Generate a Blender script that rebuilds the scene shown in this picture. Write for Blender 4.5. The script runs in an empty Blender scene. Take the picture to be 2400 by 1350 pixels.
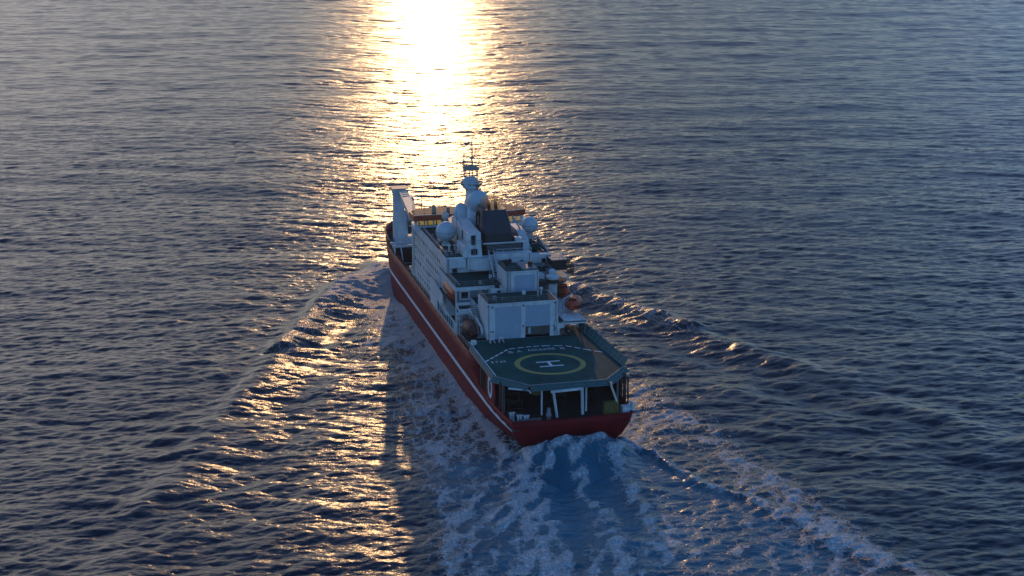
import bpy, bmesh, math, random
import numpy as np
from mathutils import Vector, Matrix
random.seed(7); rng = np.random.default_rng(11)
PI = math.pi
scene = bpy.context.scene
COL = scene.collection

# ---------------------------------------------------------------- helpers
class MB:
    """collects simple shapes into one mesh"""
    def __init__(s): s.v = []; s.f = []; s.sm = []
    def add(s, vs, fs, smooth=False):
        n = len(s.v); s.v += [tuple(v) for v in vs]
        s.f += [tuple(i + n for i in f) for f in fs]; s.sm += [smooth] * len(fs); return s
    def box(s, x0, x1, y0, y1, z0, z1, taper=0.0):
        t = taper
        return s.add([(x0,y0,z0),(x1,y0,z0),(x1,y1,z0),(x0,y1,z0),(x0+t,y0+t,z1),(x1-t,y0+t,z1),(x1-t,y1-t,z1),(x0+t,y1-t,z1)],
              [(3,2,1,0),(4,5,6,7),(0,1,5,4),(1,2,6,5),(2,3,7,6),(3,0,4,7)])
    def bar(s, p, q, w=.1, h=None, up=(0,0,1)):
        h = w if h is None else h
        p = Vector(p); q = Vector(q); d = (q-p).normalized(); u = Vector(up)
        if abs(d.dot(u)) > .97: u = Vector((1,0,0))
        a = d.cross(u).normalized()*(w/2); b = a.cross(d).normalized()*(h/2)
        vs = [p-a-b,p+a-b,p+a+b,p-a+b,q-a-b,q+a-b,q+a+b,q-a+b]
        return s.add(vs, [(3,2,1,0),(4,5,6,7),(0,1,5,4),(1,2,6,5),(2,3,7,6),(3,0,4,7)])
    def tube(s, p, q, r, r2=None, n=8, caps=True):
        r2 = r if r2 is None else r2
        p = Vector(p); q = Vector(q); d = (q-p).normalized()
        u = Vector((0,0,1)) if abs(d.z) < .95 else Vector((1,0,0))
        a = d.cross(u).normalized(); b = d.cross(a)
        vs = []
        for c, rr in ((p,r),(q,r2)):
            for i in range(n):
                t = 2*PI*i/n; vs.append(c + a*(rr*math.cos(t)) + b*(rr*math.sin(t)))
        fs = [(i,(i+1)%n,n+(i+1)%n,n+i) for i in range(n)]
        s.add(vs, fs, n > 8)
        if caps: s.add(vs[:n], [tuple(range(n-1,-1,-1))]); s.add(vs[n:], [tuple(range(n))])
        return s
    def path(s, pts, r, n=6, closed=False):
        for a, b in zip(pts, pts[1:] + ([pts[0]] if closed else [])):
            s.tube(a, b, r, n=n, caps=False)
        return s
    def prism(s, poly, z0, z1):
        n = len(poly)
        vs = [(x,y,z0) for x,y in poly] + [(x,y,z1) for x,y in poly]
        return s.add(vs, [tuple(range(n-1,-1,-1)), tuple(range(n,2*n))] + [(i,(i+1)%n,n+(i+1)%n,n+i) for i in range(n)])
    def prism_y(s, poly, y0, y1):      # poly in (x,z)
        n = len(poly)
        vs = [(x,y0,z) for x,z in poly] + [(x,y1,z) for x,z in poly]
        return s.add(vs, [tuple(range(n)), tuple(range(2*n-1,n-1,-1))] + [(i,n+i,n+(i+1)%n,(i+1)%n) for i in range(n)])
    def loft(s, rings, smooth=True, caps=True):
        n = len(rings[0]); vs = [v for r in rings for v in r]; fs = []
        for k in range(len(rings)-1):
            for i in range(n):
                fs.append((k*n+i, k*n+(i+1)%n, (k+1)*n+(i+1)%n, (k+1)*n+i))
        s.add(vs, fs, smooth)
        if caps:
            s.add(rings[0], [tuple(range(n-1,-1,-1))]); s.add(rings[-1], [tuple(range(n))])
        return s
    def lathe(s, c, prof, n=24, smooth=True, axis='z'):
        rings = []
        for r, h in prof:
            rg = []
            for i in range(n):
                t = 2*PI*i/n
                if axis == 'z': rg.append((c[0]+r*math.cos(t), c[1]+r*math.sin(t), c[2]+h))
                elif axis == 'x': rg.append((c[0]+h, c[1]+r*math.cos(t), c[2]+r*math.sin(t)))
                else: rg.append((c[0]+r*math.sin(t), c[1]+h, c[2]+r*math.cos(t)))
            rings.append(rg)
        return s.loft(rings, smooth)
    def rail(s, pts, h=1.05, nr=3, post=1.6, r=.03, closed=False):
        P = [Vector(p) for p in pts]
        if closed: P.append(P[0])
        for a, b in zip(P, P[1:]):
            L = (b-a).length; k = max(1, round(L/post))
            for i in range(k+1):
                q = a.lerp(b, i/k); s.tube(q, q+Vector((0,0,h)), r, n=4, caps=False)
            for j in range(nr):
                dz = Vector((0,0,h*(j+1)/nr)); s.tube(a+dz, b+dz, r*(1.25 if j==nr-1 else .8), n=4, caps=False)
        return s
    def build(s, name, mat, parent=None, bevel=0.0, loc=None):
        me = bpy.data.meshes.new(name)
        vs = s.v if loc is None else [(x-loc[0], y-loc[1], z-loc[2]) for x,y,z in s.v]
        me.from_pydata(vs, [], s.f); me.update()
        me.polygons.foreach_set('use_smooth', s.sm)
        bm = bmesh.new(); bm.from_mesh(me); bmesh.ops.remove_doubles(bm, verts=bm.verts, dist=1e-5)
        bmesh.ops.recalc_face_normals(bm, faces=bm.faces); bm.to_mesh(me); bm.free()
        o = bpy.data.objects.new(name, me); COL.objects.link(o)
        if loc is not None: o.location = loc
        if mat: me.materials.append(mat)
        if any(s.sm): me.set_sharp_from_angle(angle=.6)
        if bevel:
            b = o.modifiers.new('bevel','BEVEL'); b.width = bevel; b.segments = 2; b.limit_method = 'ANGLE'; b.angle_limit = .6
        if parent is not None:
            o.parent = parent
        return o

def islands(mb):
    """split a collected mesh into its separate pieces"""
    key={}; par=[]
    def find(a):
        while par[a]!=a: par[a]=par[par[a]]; a=par[a]
        return a
    ids=[]
    for v in mb.v:
        k=tuple(round(c,4) for c in v)
        if k not in key: key[k]=len(par); par.append(key[k])
        ids.append(key[k])
    for f in mb.f:
        for i in f[1:]: par[find(ids[i])]=find(ids[f[0]])
    groups={}
    for fi,f in enumerate(mb.f): groups.setdefault(find(ids[f[0]]),[]).append(fi)
    out=[]
    for g in groups.values():
        m=MB(); mp={}
        for fi in g:
            for i in mb.f[fi]:
                if i not in mp: mp[i]=len(m.v); m.v.append(mb.v[i])
            m.f.append(tuple(mp[i] for i in mb.f[fi])); m.sm.append(mb.sm[fi])
        out.append(m)
    return out
def tag(o, label=None, cat=None, group=None, kind=None):
    if label: o['label'] = label
    if cat: o['category'] = cat
    if group: o['group'] = group
    if kind: o['kind'] = kind
    return o
def empty(name, loc, label, cat, group=None, rz=0):
    o = bpy.data.objects.new(name, None); COL.objects.link(o); o.location = loc; o.rotation_euler.z = rz
    o.empty_display_size = 1
    return tag(o, label, cat, group)
def copy_tree(o, parent=None):
    c = o.copy(); COL.objects.link(c); c.parent = parent
    for ch in list(o.children): copy_tree(ch, c)
    return c

# ---------------------------------------------------------------- materials
def mat(name, rgb, rough=.5, metal=0., var=.12, vscale=.6, streak=None, bump=0., spec=.5, coat=0., plates=None):
    m = bpy.data.materials.new(name); m.use_nodes = True
    nt = m.node_tree; N = nt.nodes; L = nt.links; b = N['Principled BSDF']
    b.inputs['Roughness'].default_value = rough; b.inputs['Metallic'].default_value = metal
    b.inputs['Specular IOR Level'].default_value = spec
    if coat: b.inputs['Coat Weight'].default_value = coat
    tc = N.new('ShaderNodeTexCoord')
    n1 = N.new('ShaderNodeTexNoise'); n1.inputs['Scale'].default_value = vscale; n1.inputs['Detail'].default_value = 6
    n1.inputs['Roughness'].default_value = .65
    L.new(tc.outputs['Object'], n1.inputs['Vector'])
    r1 = N.new('ShaderNodeMapRange'); r1.inputs[1].default_value = .3; r1.inputs[2].default_value = .7
    r1.inputs[3].default_value = 1-var; r1.inputs[4].default_value = 1+var*.5
    L.new(n1.outputs[0], r1.inputs[0])
    vm = N.new('ShaderNodeVectorMath'); vm.operation = 'SCALE'; vm.inputs[0].default_value = rgb
    L.new(r1.outputs[0], vm.inputs['Scale'])
    col = vm.outputs[0]
    if streak:
        mp = N.new('ShaderNodeMapping'); mp.inputs['Scale'].default_value = (1.3,1.3,.12)
        L.new(tc.outputs['Object'], mp.inputs[0])
        n2 = N.new('ShaderNodeTexNoise'); n2.inputs['Scale'].default_value = 1.0; n2.inputs['Detail'].default_value = 5
        L.new(mp.outputs[0], n2.inputs['Vector'])
        r2 = N.new('ShaderNodeMapRange'); r2.inputs[1].default_value = .55; r2.inputs[2].default_value = .78
        r2.inputs[3].default_value = 0; r2.inputs[4].default_value = streak[1]
        L.new(n2.outputs[0], r2.inputs[0])
        mx = N.new('ShaderNodeMix'); mx.data_type = 'RGBA'
        L.new(r2.outputs[0], mx.inputs[0]); L.new(col, mx.inputs[6]); mx.inputs[7].default_value = (*streak[0],1)
        col = mx.outputs[2]
    if plates:      # welded plating: faint seams and slightly uneven plates
        sx = N.new('ShaderNodeSeparateXYZ'); L.new(tc.outputs['Object'], sx.inputs[0])
        ad = N.new('ShaderNodeMath'); ad.operation='ADD'; L.new(sx.outputs[0], ad.inputs[0]); L.new(sx.outputs[1], ad.inputs[1])
        cx_ = N.new('ShaderNodeCombineXYZ'); L.new(ad.outputs[0], cx_.inputs[0]); L.new(sx.outputs[2], cx_.inputs[1])
        bk = N.new('ShaderNodeTexBrick'); bk.inputs['Scale'].default_value=1; bk.inputs['Brick Width'].default_value=plates[0]; bk.inputs['Row Height'].default_value=plates[1]
        bk.inputs['Mortar Size'].default_value=.045; bk.inputs['Mortar Smooth'].default_value=.6
        bk.inputs['Color1'].default_value=(1,1,1,1); bk.inputs['Color2'].default_value=(.86,.86,.87,1); bk.inputs['Mortar'].default_value=(.70,.69,.67,1)
        L.new(cx_.outputs[0], bk.inputs['Vector'])
        mm = N.new('ShaderNodeMix'); mm.data_type='RGBA'; mm.blend_type='MULTIPLY'; mm.inputs[0].default_value=1
        L.new(col, mm.inputs[6]); L.new(bk.outputs['Color'], mm.inputs[7]); col = mm.outputs[2]
        bp = N.new('ShaderNodeBump'); bp.inputs['Distance'].default_value=.03; L.new(n1.outputs[0], bp.inputs['Height']); L.new(bp.outputs[0], b.inputs['Normal'])
    L.new(col, b.inputs['Base Color'])
    if bump:
        bp = N.new('ShaderNodeBump'); bp.inputs['Strength'].default_value = 1; bp.inputs['Distance'].default_value = bump
        n3 = N.new('ShaderNodeTexNoise'); n3.inputs['Scale'].default_value = 5; n3.inputs['Detail'].default_value = 4
        L.new(tc.outputs['Object'], n3.inputs['Vector']); L.new(n3.outputs[0], bp.inputs['Height']); L.new(bp.outputs[0], b.inputs['Normal'])
    return m
rust = (.16,.07,.03)
WHITE = mat('white_paint', (.68,.69,.69), .5, var=.18, plates=(2.6,2.75), streak=(rust,.28))
CREAM = mat('cream_paint', (.62,.58,.48), .5, streak=(rust,.35))
HULL = mat('red_hull_paint', (.205,.005,.011), .55, spec=.18, var=.30, vscale=.35, plates=(6.0,1.9), streak=((.05,.010,.010),.5))
STRIPE = mat('white_stripe_paint', (.75,.75,.78), .5, var=.2, vscale=1.5)
GREEN = mat('green_deck_paint', (.012,.050,.046), .6, var=.35, vscale=.5, bump=.01, streak=((.03,.04,.035),.3), spec=.05)
HELI = mat('helideck_green_paint', (.008,.082,.074), .65, streak=((.03,.045,.042),.55), var=.45, vscale=.35, bump=.02, spec=.04)
NETG = mat('green_net_frame', (.03,.12,.11), .7, var=.4, vscale=2)
DARK = mat('dark_interior_paint', (.018,.016,.016), .7, var=.3)
DECKB = mat('dark_steel_deck', (.030,.034,.034), .7, var=.4, bump=.01)
RUSTR = mat('dark_red_primer', (.09,.022,.018), .6, var=.4)
ORANGE = mat('orange_boat_shell', (.52,.07,.016), .5, var=.3)
ORROOF = mat('orange_red_band_paint', (.50,.075,.025), .45, var=.2)
BLUE = mat('blue_funnel_paint', (.012,.018,.040), .5, var=.2, vscale=.3)
BLACK = mat('black_paint', (.012,.012,.013), .6, var=.3)
GREY = mat('grey_steel', (.20,.21,.22), .5, var=.25)
SHUT = mat('grey_blue_shutter_paint', (.34,.41,.50), .5, var=.1)
YELL = mat('yellow_deck_marking', (.34,.29,.06), .65, var=.45, vscale=2)
YELC = mat('yellow_crate_paint', (.16,.115,.025), .65, var=.25)
MARK = mat('white_deck_marking', (.72,.75,.78), .6, var=.25, vscale=2.5)
MARKW = mat('worn_deck_lettering', (.42,.50,.50), .6, var=.5, vscale=3)
DOME = mat('radome_shell', (.50,.55,.58), .45, var=.08)
MASTM = mat('mast_paint', (.30,.27,.22), .5, var=.3)
GLASSD = mat('dark_window_glass', (.015,.02,.025), .08, var=.1)
def clear_glass():
    m = bpy.data.materials.new('bridge_glass'); m.use_nodes = True; nt = m.node_tree; N = nt.nodes; L = nt.links
    for n in list(N): N.remove(n)
    o = N.new('ShaderNodeOutputMaterial'); t = N.new('ShaderNodeBsdfTransparent'); t.inputs[0].default_value = (.80,.84,.72,1)
    g = N.new('ShaderNodeBsdfGlossy'); g.inputs['Roughness'].default_value = .03
    mx = N.new('ShaderNodeMixShader'); fr = N.new('ShaderNodeFresnel'); fr.inputs[0].default_value = 1.45
    L.new(fr.outputs[0], mx.inputs[0]); L.new(t.outputs[0], mx.inputs[1]); L.new(g.outputs[0], mx.inputs[2]); L.new(mx.outputs[0], o.inputs[0])
    return m
GLASS = clear_glass()

# ---------------------------------------------------------------- ship
ship = empty('research_ship', (60,0,0), 'red-hulled white research ship with a green helicopter deck at its stern, steaming towards the sun', 'ship')
SPLIT={'bay_wall','support_post','side_panel','side_stanchion','window_mullion','side_column','mooring_bollard','liferaft_canister','wall_fitting','helideck_pillar','exhaust_pipe','floodlight','bulwark_frame','platform_post','weather_cover','casing_door','starboard_side_frame','deck_fitting','side_plate','roof_locker','boat_deck_frame','sponson_cap'}
def P(mb, name, m, parent=None, bevel=0., label=None):
    """part of the ship (mesh in world metres; the ship stands at x=60)"""
    if name in SPLIT:
        ii=islands(mb)
        if len(ii)>1:
            for k in ii: o=P_(k,name,m,parent,bevel,label)
            return o
    return P_(mb,name,m,parent,bevel,label)
def P_(mb, name, m, parent=None, bevel=0., label=None):
    if parent is None:
        o = mb.build(name, m, ship, bevel, loc=(60,0,0)); o.location = (0,0,0)
    else:
        o = mb.build(name, m, parent, bevel, loc=(60,0,0)); o.location = (0,0,0)
    if label: o['label'] = label
    return o

RIM = 8.5
# hull outline at several heights: (x, half beam)
def half_beam(x, z):
    b = 10.85
    if x < 14: b = 10.85 - 0.9*((14-x)/14)**2
    # bow rounding: fuller at deck, finer at the waterline
    xs = 100 + 4*min(1, max(0, z/10)); xe = 126.5 + .42*max(0, z) if z > 0 else 126.5 + z*.8
    if x > xs:
        t = min(1, (x-xs)/(xe-xs)); b = b*max(0.0, 1-t**(2.6+.09*max(0,z)))**.62
    return b
def stern_k(z): return float(np.interp(z,[-4,-1.5,0,1.5,3,3.75,5],[.85,.52,.31,.14,.045,.02,0]))
def hull_mesh():
    mb = MB()
    xs = [0,1,3,6,10,14,20,30,40,50,60,70,80,90,96,100,104,107,110,113,116,118,120,122,124,126,128]
    zs = [-4,-1.5,0,.75,1.5,2.25,3.0,3.75,5.0,6.5,8.5]
    T = 0.0
    def xe(z): return (126.5 + .42*z) if z > 0 else 126.5 + z*.8
    for sgn in (1,-1):
        g = []
        for x in xs:
            row = []
            for z in zs:
                xx = x if x < 116 else 116 + (x-116)*(xe(z)-116)/12.0
                zz = z
                # transom: overhang, hull bottom rises towards the stern
                xo = 0
                hb = half_beam(min(xx, xe(z)-1e-3), z)
                hb *= 1 - stern_k(z)*(max(0,26-xx)/26)**1.4
                row.append((xx + (1.2*(5-z)/5 if x == 0 and z < 5 else 0), sgn*hb, zz))
            g.append(row)
        nz = len(zs); vs = [v for r in g for v in r]; fs = []
        for i in range(len(xs)-1):
            for j in range(nz-1):
                if i < 6 and zs[j] >= 5.0: continue      # aft of x=20 only the low bulwark
                if 20 <= xs[i] < 20.1: pass
                fs.append((i*nz+j,(i+1)*nz+j,(i+1)*nz+j+1,i*nz+j+1))
        mb.add(vs, fs, False)
    # transom
    hb5 = half_beam(0,5)
    ys = [i/12*2-1 for i in range(13)]
    rows = []
    for z in (-4,-1.5,0,.75,1.5,2.25,3,3.75,5.0):
        hb = half_beam(0,z)*(1-stern_k(z))
        rows.append([(1.2*(5-z)/5 - .5*(1-y*y), hb*y, z) for y in ys])
    rows[-1] = [(-.5*(1-y*y), hb5*y, 5.0) for y in ys]
    vs = [v for r in rows for v in r]; n = 13
    mb.add(vs, [(k*n+i,k*n+i+1,(k+1)*n+i+1,(k+1)*n+i) for k in range(8) for i in range(12)], True)
    return mb
hull = P(hull_mesh(), 'hull', HULL)
sol = hull.modifiers.new('plate','SOLIDIFY'); sol.thickness = .18; sol.offset = -1
# white line along the sides
for sgn in (1,-1):
    mb = MB(); prev = None
    xs = [1.2,4,8,12,16,20,30,40,50,60,70,80,90,96,100,104,107,110,113,116,118,120,122,123.5]
    for x in xs:
        hb = half_beam(x, 3.35)*(1-stern_k(3.35)*(max(0,26-x)/26)**1.4)+.03
        cur = ((x,sgn*hb,3.04),(x,sgn*hb,3.70),(x,sgn*(hb-.12),3.70),(x,sgn*(hb-.12),3.04))
        if prev: mb.add(list(prev)+list(cur), [(0,4,5,1),(1,5,6,2),(3,2,6,7),(0,3,7,4)])
        prev = cur
    P(mb, 'stripe', STRIPE, hull)
# forecastle bulwark with sheer (x>100) 
mb = MB(); prevs = None
for k in range(40):
    u = k/39; a = PI*u
    pass
def bow_ring(z, n=31):
    pts = []
    xe = 126.5+.42*z
    for i in range(n):
        t = i/(n-1)*2-1
        # parametrise by x on each side
        s_ = abs(t); x = 103 + (xe-103)*math.sin((1-s_)*PI/2)
        pts.append((min(x,xe-1e-3), (1 if t < 0 else -1)*half_beam(min(x,xe-1e-4), z), z))
    return pts
r0 = bow_ring(8.5); r1 = bow_ring(10.2)
n = len(r0)
for p in r1: pass
r1 = [(x, y, 8.5+1.9*min(1, max(0,(x-103)/7))) for x,y,z in r1]
mb.add(r0+r1, [(i,i+1,n+i+1,n+i) for i in range(n-1)], True)
fb = P(mb, 'bow_bulwark', HULL, hull); s2 = fb.modifiers.new('plate','SOLIDIFY'); s2.thickness = .15
mb = MB()
for i in range(n-1): mb.bar(r1[i], r1[i+1], .32, .14)
P(mb, 'bulwark_rail', RUSTR, hull)
# decks inside the hull
def deck_poly(x0, x1, z, inset=.25, y0=None, y1=None):
    xs = np.linspace(x0, x1, 24); return [(x, max(.05,half_beam(x,z)-inset)) for x in xs] + [(x,-max(.05,half_beam(x,z)-inset)) for x in xs[::-1]]
P(MB().prism(deck_poly(.3,24,3.6), 3.3, 3.6), 'working_deck', DECKB)
P(MB().prism(deck_poly(24,84,RIM), 8.0, 8.3), 'main_deck', GREEN)
P(MB().prism(deck_poly(107,129.2,RIM), 8.0, 8.35), 'foredeck', GREEN)
mb = MB().prism(deck_poly(84,107,6), 5.2, 5.5); P(mb, 'cargo_deck', DECKB)
# closing bulkhead under the helideck, sides of the working deck
mb = MB().box(23.6,24,-10.5,10.5,3.6,9.9); P(mb, 'aft_bulkhead', RUSTR)
# stern bulwark rail + frames
mb = MB()
for i in range(12):
    a = (-.5*(1-ys_**2) if False else 0)
ysl = [i/12*2-1 for i in range(13)]
hb5 = half_beam(0,5)
pts = [(-.5*(1-y*y), hb5*y, 5.03) for y in ysl]
for a,b in zip(pts,pts[1:]): mb.bar(a,b,.34,.14)
for sgn in (1,-1):
    q = [(x, sgn*half_beam(x,5), 5.03) for x in (0,3,6,10,14,20)]
    for a,b in zip(q,q[1:]): mb.bar(a,b,.30,.14)
P(mb, 'stern_bulwark_rail', HULL, hull)
# side plating panels below the helideck (port & starboard)
for sgn, nm in ((1,'side_panel'),(-1,'side_panel')):
    mb = MB(); y = sgn*10.85
    mb.box(8.6,14.9, min(y,y-sgn*.2), max(y,y-sgn*.2), 5.0, 9.55)
    pnl = P(mb, nm, HULL)
    P(MB().box(19.9,27.6, min(y,y-sgn*.2), max(y,y-sgn*.2), 8.45, 8.9),'side_plate',HULL)
    if sgn == 1:
        ring = MB(); n=28
        def el(rx,rz,yy): return [(11.7+rx*math.cos(2*PI*i/n), yy, 7.25+rz*math.sin(2*PI*i/n)) for i in range(n)]
        o1=el(1.55,1.95,10.9); i1=el(.75,1.2,10.9)
        ring.add(o1+i1, [(i,(i+1)%n,n+(i+1)%n,n+i) for i in range(n)])
        rg = P(ring, 'ring_emblem', MARK, pnl); s3 = rg.modifiers.new('t','SOLIDIFY'); s3.thickness=.04
        mb=MB(); mb.box(11.5,11.9,10.86,10.92,6.4,8.1); P(mb,'emblem_bar',RUSTR,pnl)
# slanting red plates and posts in the open side bay
mb = MB()
for sgn in (1,-1):
    y = sgn*10.7
    for x in (15.9,17.4,18.9): mb.bar((x,y,4.9),(x+.2,y,9.6),.16,.3)
    for x in (4.2,6.4): mb.bar((x,y-sgn*.2,5.0),(x,y-sgn*.25,9.7),.22,.3)
    mb.prism_y([(19.2,5.0),(21,5.0),(19.9,8.5),(19.5,8.5)], min(y,y-sgn*.15), max(y,y-sgn*.15))
P(mb, 'side_stanchion', RUSTR)

# ---- helideck
HZ = 10.0
oct_ = [(2.9,6.4),(2.9,-6.4),(9.0,-11.2),(34.4,-10.3),(34.4,-7.0),(28.9,-7.0),(28.9,10.75),(9.0,10.9)]
P(MB().prism(oct_, HZ-.35, HZ), 'helideck', HELI)
hd = bpy.data.objects['helideck']
mb = MB()
for i in range(8):
    a = oct_[i]; b = oct_[(i+1)%8]
    mb.bar((a[0],a[1],HZ-.05),(b[0],b[1],HZ-.05),.16,.14)
P(mb, 'deck_edge_beam', GREY, hd)
mb = MB()
for x in np.arange(4.5,28,2.6):
    hb = 10.4 if x > 8.5 else 6.4+(x-2.9)/6.1*4.2
    mb.box(x,x+.18,-hb,hb,HZ-.95,HZ-.36)
for y in (-9,-6,-2,2,6,9): mb.box(8.6,28.2,y-.12,y+.12,HZ-.85,HZ-.37)
P(mb, 'under_deck_girders', RUSTR, hd)
# safety nets: outward frames with mesh bands
def net(a, b, out, name='safety_net', w=None):
    a = Vector((*a,HZ-.06)); b = Vector((*b,HZ-.06)); o = Vector((*out,0)).normalized()
    L = (b-a).length; k = max(1, round(L/2.1)); mbn = MB(); mbp = MB()
    w = o*1.15 + Vector((0,0,-.62)) if w is None else Vector(w)
    for i in range(k+1):
        q = a.lerp(b,i/k); mbp.tube(q,q+w,.04,n=4)
        mbp.tube(q,q+Vector((0,0,.18)),.05,n=4)
    mbp.tube(a+w,b+w,.045,n=4); mbp.tube(a+w*.5,b+w*.5,.02,n=4)
    for i in range(k):
        p0 = a.lerp(b,(i+.04)/k); p1 = a.lerp(b,(i+.96)/k)
        c = [p0+w*.06,p1+w*.06,p1+w*.95,p0+w*.95]; t = Vector((0,0,-.03))
        mbn.add([*c,*[v+t for v in c]], [(0,1,2,3),(7,6,5,4),(0,4,5,1),(1,5,6,2),(2,6,7,3),(3,7,4,0)])
    ob = P(mbn, name, NETG, hd); P(mbp, 'net_frame', GREY, hd)
net(oct_[0],oct_[1],(-1,0)); net(oct_[1],oct_[2],(-.62,-.78)); net(oct_[7],oct_[0],(-.62,.78))
net((27,10.75),oct_[7],(0,1),w=(0,.28,-.75))
net(oct_[2],(34,-10.3),(0,-1),w=(0,-.75,1.35))
# markings
def flat(poly, z, name, m):
    mb = MB(); n=len(poly); mb.prism(poly, z, z+.006); return P(mb,name,m,hd)
def ring_mesh(cx,cy,r0,r1,z,n=72):
    mb=MB(); vs=[]; 
    for zz in (z,z+.006):
        for r in (r0,r1): vs += [(cx+r*math.cos(2*PI*i/n),cy+r*math.sin(2*PI*i/n),zz) for i in range(n)]
    fs=[]
    for i in range(n):
        j=(i+1)%n; fs += [(2*n+i,2*n+j,3*n+j,3*n+i),(n+i,n+j,3*n+j,3*n+i),(i,j,2*n+j,2*n+i)]
    return mb.add(vs,fs)
P(ring_mesh(13.1,.25,5.05,5.95,HZ+.004), 'landing_ring', YELL, hd)
mb = MB(); z=HZ+.004
mb.prism([(14.10,2.35),(14.10,-1.75),(14.55,-1.75),(14.55,2.35)],z,z+.006)
mb.prism([(11.65,2.35),(11.65,-1.75),(12.10,-1.75),(12.10,2.35)],z,z+.006)
mb.prism([(12.12,.55),(12.12,0.05),(14.08,0.05),(14.08,.55)],z,z+.006)
P(mb,'landing_letter',MARK,hd)
dl = [(16.7,10.5),(22.9,5.0),(23.3,1.9),(23.4,-.8),(22.6,-5.0),(20.0,-7.3),(17.0,-10.4)]
mb = MB(); 
for (a,b) in zip(dl,dl[1:]):
    a=Vector((*a,0)); b=Vector((*b,0)); L=(b-a).length; k=max(1,round(L/1.75)); d=(b-a).normalized(); nn=Vector((-d.y,d.x,0))*.16
    for i in range(k):
        p=a+(b-a)*((i+.08)/k); q=a+(b-a)*((i+.80)/k)
        mb.prism([(v.x,v.y) for v in (p-nn,q-nn,q+nn,p+nn)],z,z+.006)
P(mb,'dashed_boundary_line',MARK,hd)
mb = MB(); 
mb.box(9,28.6,10.45,10.6,z,z+.006)
P(mb,'edge_line',MARK,hd)
def text(body, x, y, h, w, name, m, parent, zz=HZ+.004, thick=.006):
    """deck lettering read from the stern: letters advance to starboard, tops point forward"""
    cu = bpy.data.curves.new('t','FONT'); cu.body = body; cu.align_x='CENTER'; cu.align_y='CENTER'; cu.offset=.02
    t = bpy.data.objects.new('t',cu); COL.objects.link(t)
    dg = bpy.context.evaluated_depsgraph_get(); me = bpy.data.meshes.new_from_object(t.evaluated_get(dg))
    bpy.data.objects.remove(t)
    xs=[v.co.x for v in me.vertices]; ysx=[v.co.y for v in me.vertices]
    W=max(xs)-min(xs); H=max(ysx)-min(ysx); cx=(max(xs)+min(xs))/2; cy=(max(ysx)+min(ysx))/2
    for v in me.vertices:
        a=(v.co.x-cx)/W*w; b=(v.co.y-cy)/H*h
        v.co = (x-60+b, y-a, zz)
    me.materials.clear(); me.materials.append(m)
    o=bpy.data.objects.new(name,me); COL.objects.link(o); o.parent=parent
    s=o.modifiers.new('t','SOLIDIFY'); s.thickness=thick; s.offset=1
    return o
text('S',21.0,5.1,1.2,.9,'name_lettering',MARKW,hd); text('A',21.2,3.5,1.2,.95,'name_lettering',MARKW,hd)
text('AGULHAS',21.4,-.4,1.25,4.9,'name_lettering',MARKW,hd); text('II',21.2,-4.1,1.2,.7,'name_lettering',MARKW,hd)
text('1',16.15,9.4,1.1,.3,'deck_lettering',MARKW,hd); text('7',16.15,8.6,1.1,.55,'deck_lettering',MARKW,hd); text('M',16.1,7.6,1.1,.9,'deck_lettering',MARKW,hd)
# port fore corner platform & lookout
# ---- hangar
mb = MB()
mb.box(29.0,36,7.05,7.3,HZ,16.5)                       # port wall
mb.box(35.75,36,-5.4,7.05,HZ,16.5)                      # back wall
mb.box(29.25,36,-6.7,-6.45,HZ-.0,12.45)
mb.box(29.0,36,-5.5,-5.25,12.45,16.5)
mb.box(29.0,35.75,-5.25,7.05,16.3,16.5)
mb.box(29.0,29.25,5.85,7.05,HZ,16.3); mb.box(29.0,29.25,.42,1.2,HZ,16.3)   # jambs
mb.box(29.0,29.25,1.2,5.85,15.75,16.3); mb.box(29.0,29.25,-4.05,.42,15.75,16.3)
mb.box(29.0,29.25,-5.25,-4.05,HZ,16.3)
mb.box(29.0,29.25,-6.7,-5.252,11.2,12.45)
mb.box(29.0,29.25,-5.9,-5.252,HZ,11.2)
mb.box(29.0,36,-6.45,-5.5,12.2,12.45)
hangar = P(mb,'hangar',WHITE, None, .03)
mb=MB().box(29.08,29.16,1.2,5.85,HZ+.02,15.75)
for i in range(1,6): mb.box(29.05,29.08,1.25,5.8,HZ+i*.95,HZ+i*.95+.05)
d1=P(mb,'hangar_door',SHUT,hangar)
mb=MB().box(29.08,29.16,-4.05,.42,12.1,15.75); mb.box(29.02,29.2,-4.05,.42,11.95,12.1)
for i in range(3): mb.box(29.05,29.08,-4.0,.38,12.9+i*.95,12.95+i*.95)
P(mb,'hangar_door',SHUT,hangar,label='half-raised roller door with dark hangar opening below it')
P(MB().box(29.0,35.7,-5.2,7.0,16.502,16.53).box(29,35.9,-6.6,-5.6,12.46,12.5),'hangar_roof_deck',GREEN,hangar)
mb=MB(); mb.rail([(35.9,7.15,16.5),(29.1,7.15,16.5),(29.1,-5.3,16.5),(35.9,-5.3,16.5)],1.0,3,1.5); P(mb,'hangar_railing',GREY,hangar)
mb=MB()
for (y,zz) in ((6.6,11.3),(6.2,11.3),(.8,12.0),(-4.9,15.9),(7.1,15.9),(-4.7,11.7)): mb.box(28.9,29.0,y-.12,y+.12,zz,zz+.22)
mb.box(28.92,29.0,-5.0,-4.85,10.9,11.6)
P(mb,'wall_fitting',DARK,hangar)
mb=MB(); mb.tube((28.85,-4.4,16.55),(28.85,-4.4,16.9),.12); mb.tube((28.85,.8,16.0),(28.6,.8,15.8),.14); mb.tube((28.85,6.4,16.0),(28.6,6.4,15.8),.14)
P(mb,'floodlight',GREY,hangar)
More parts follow.
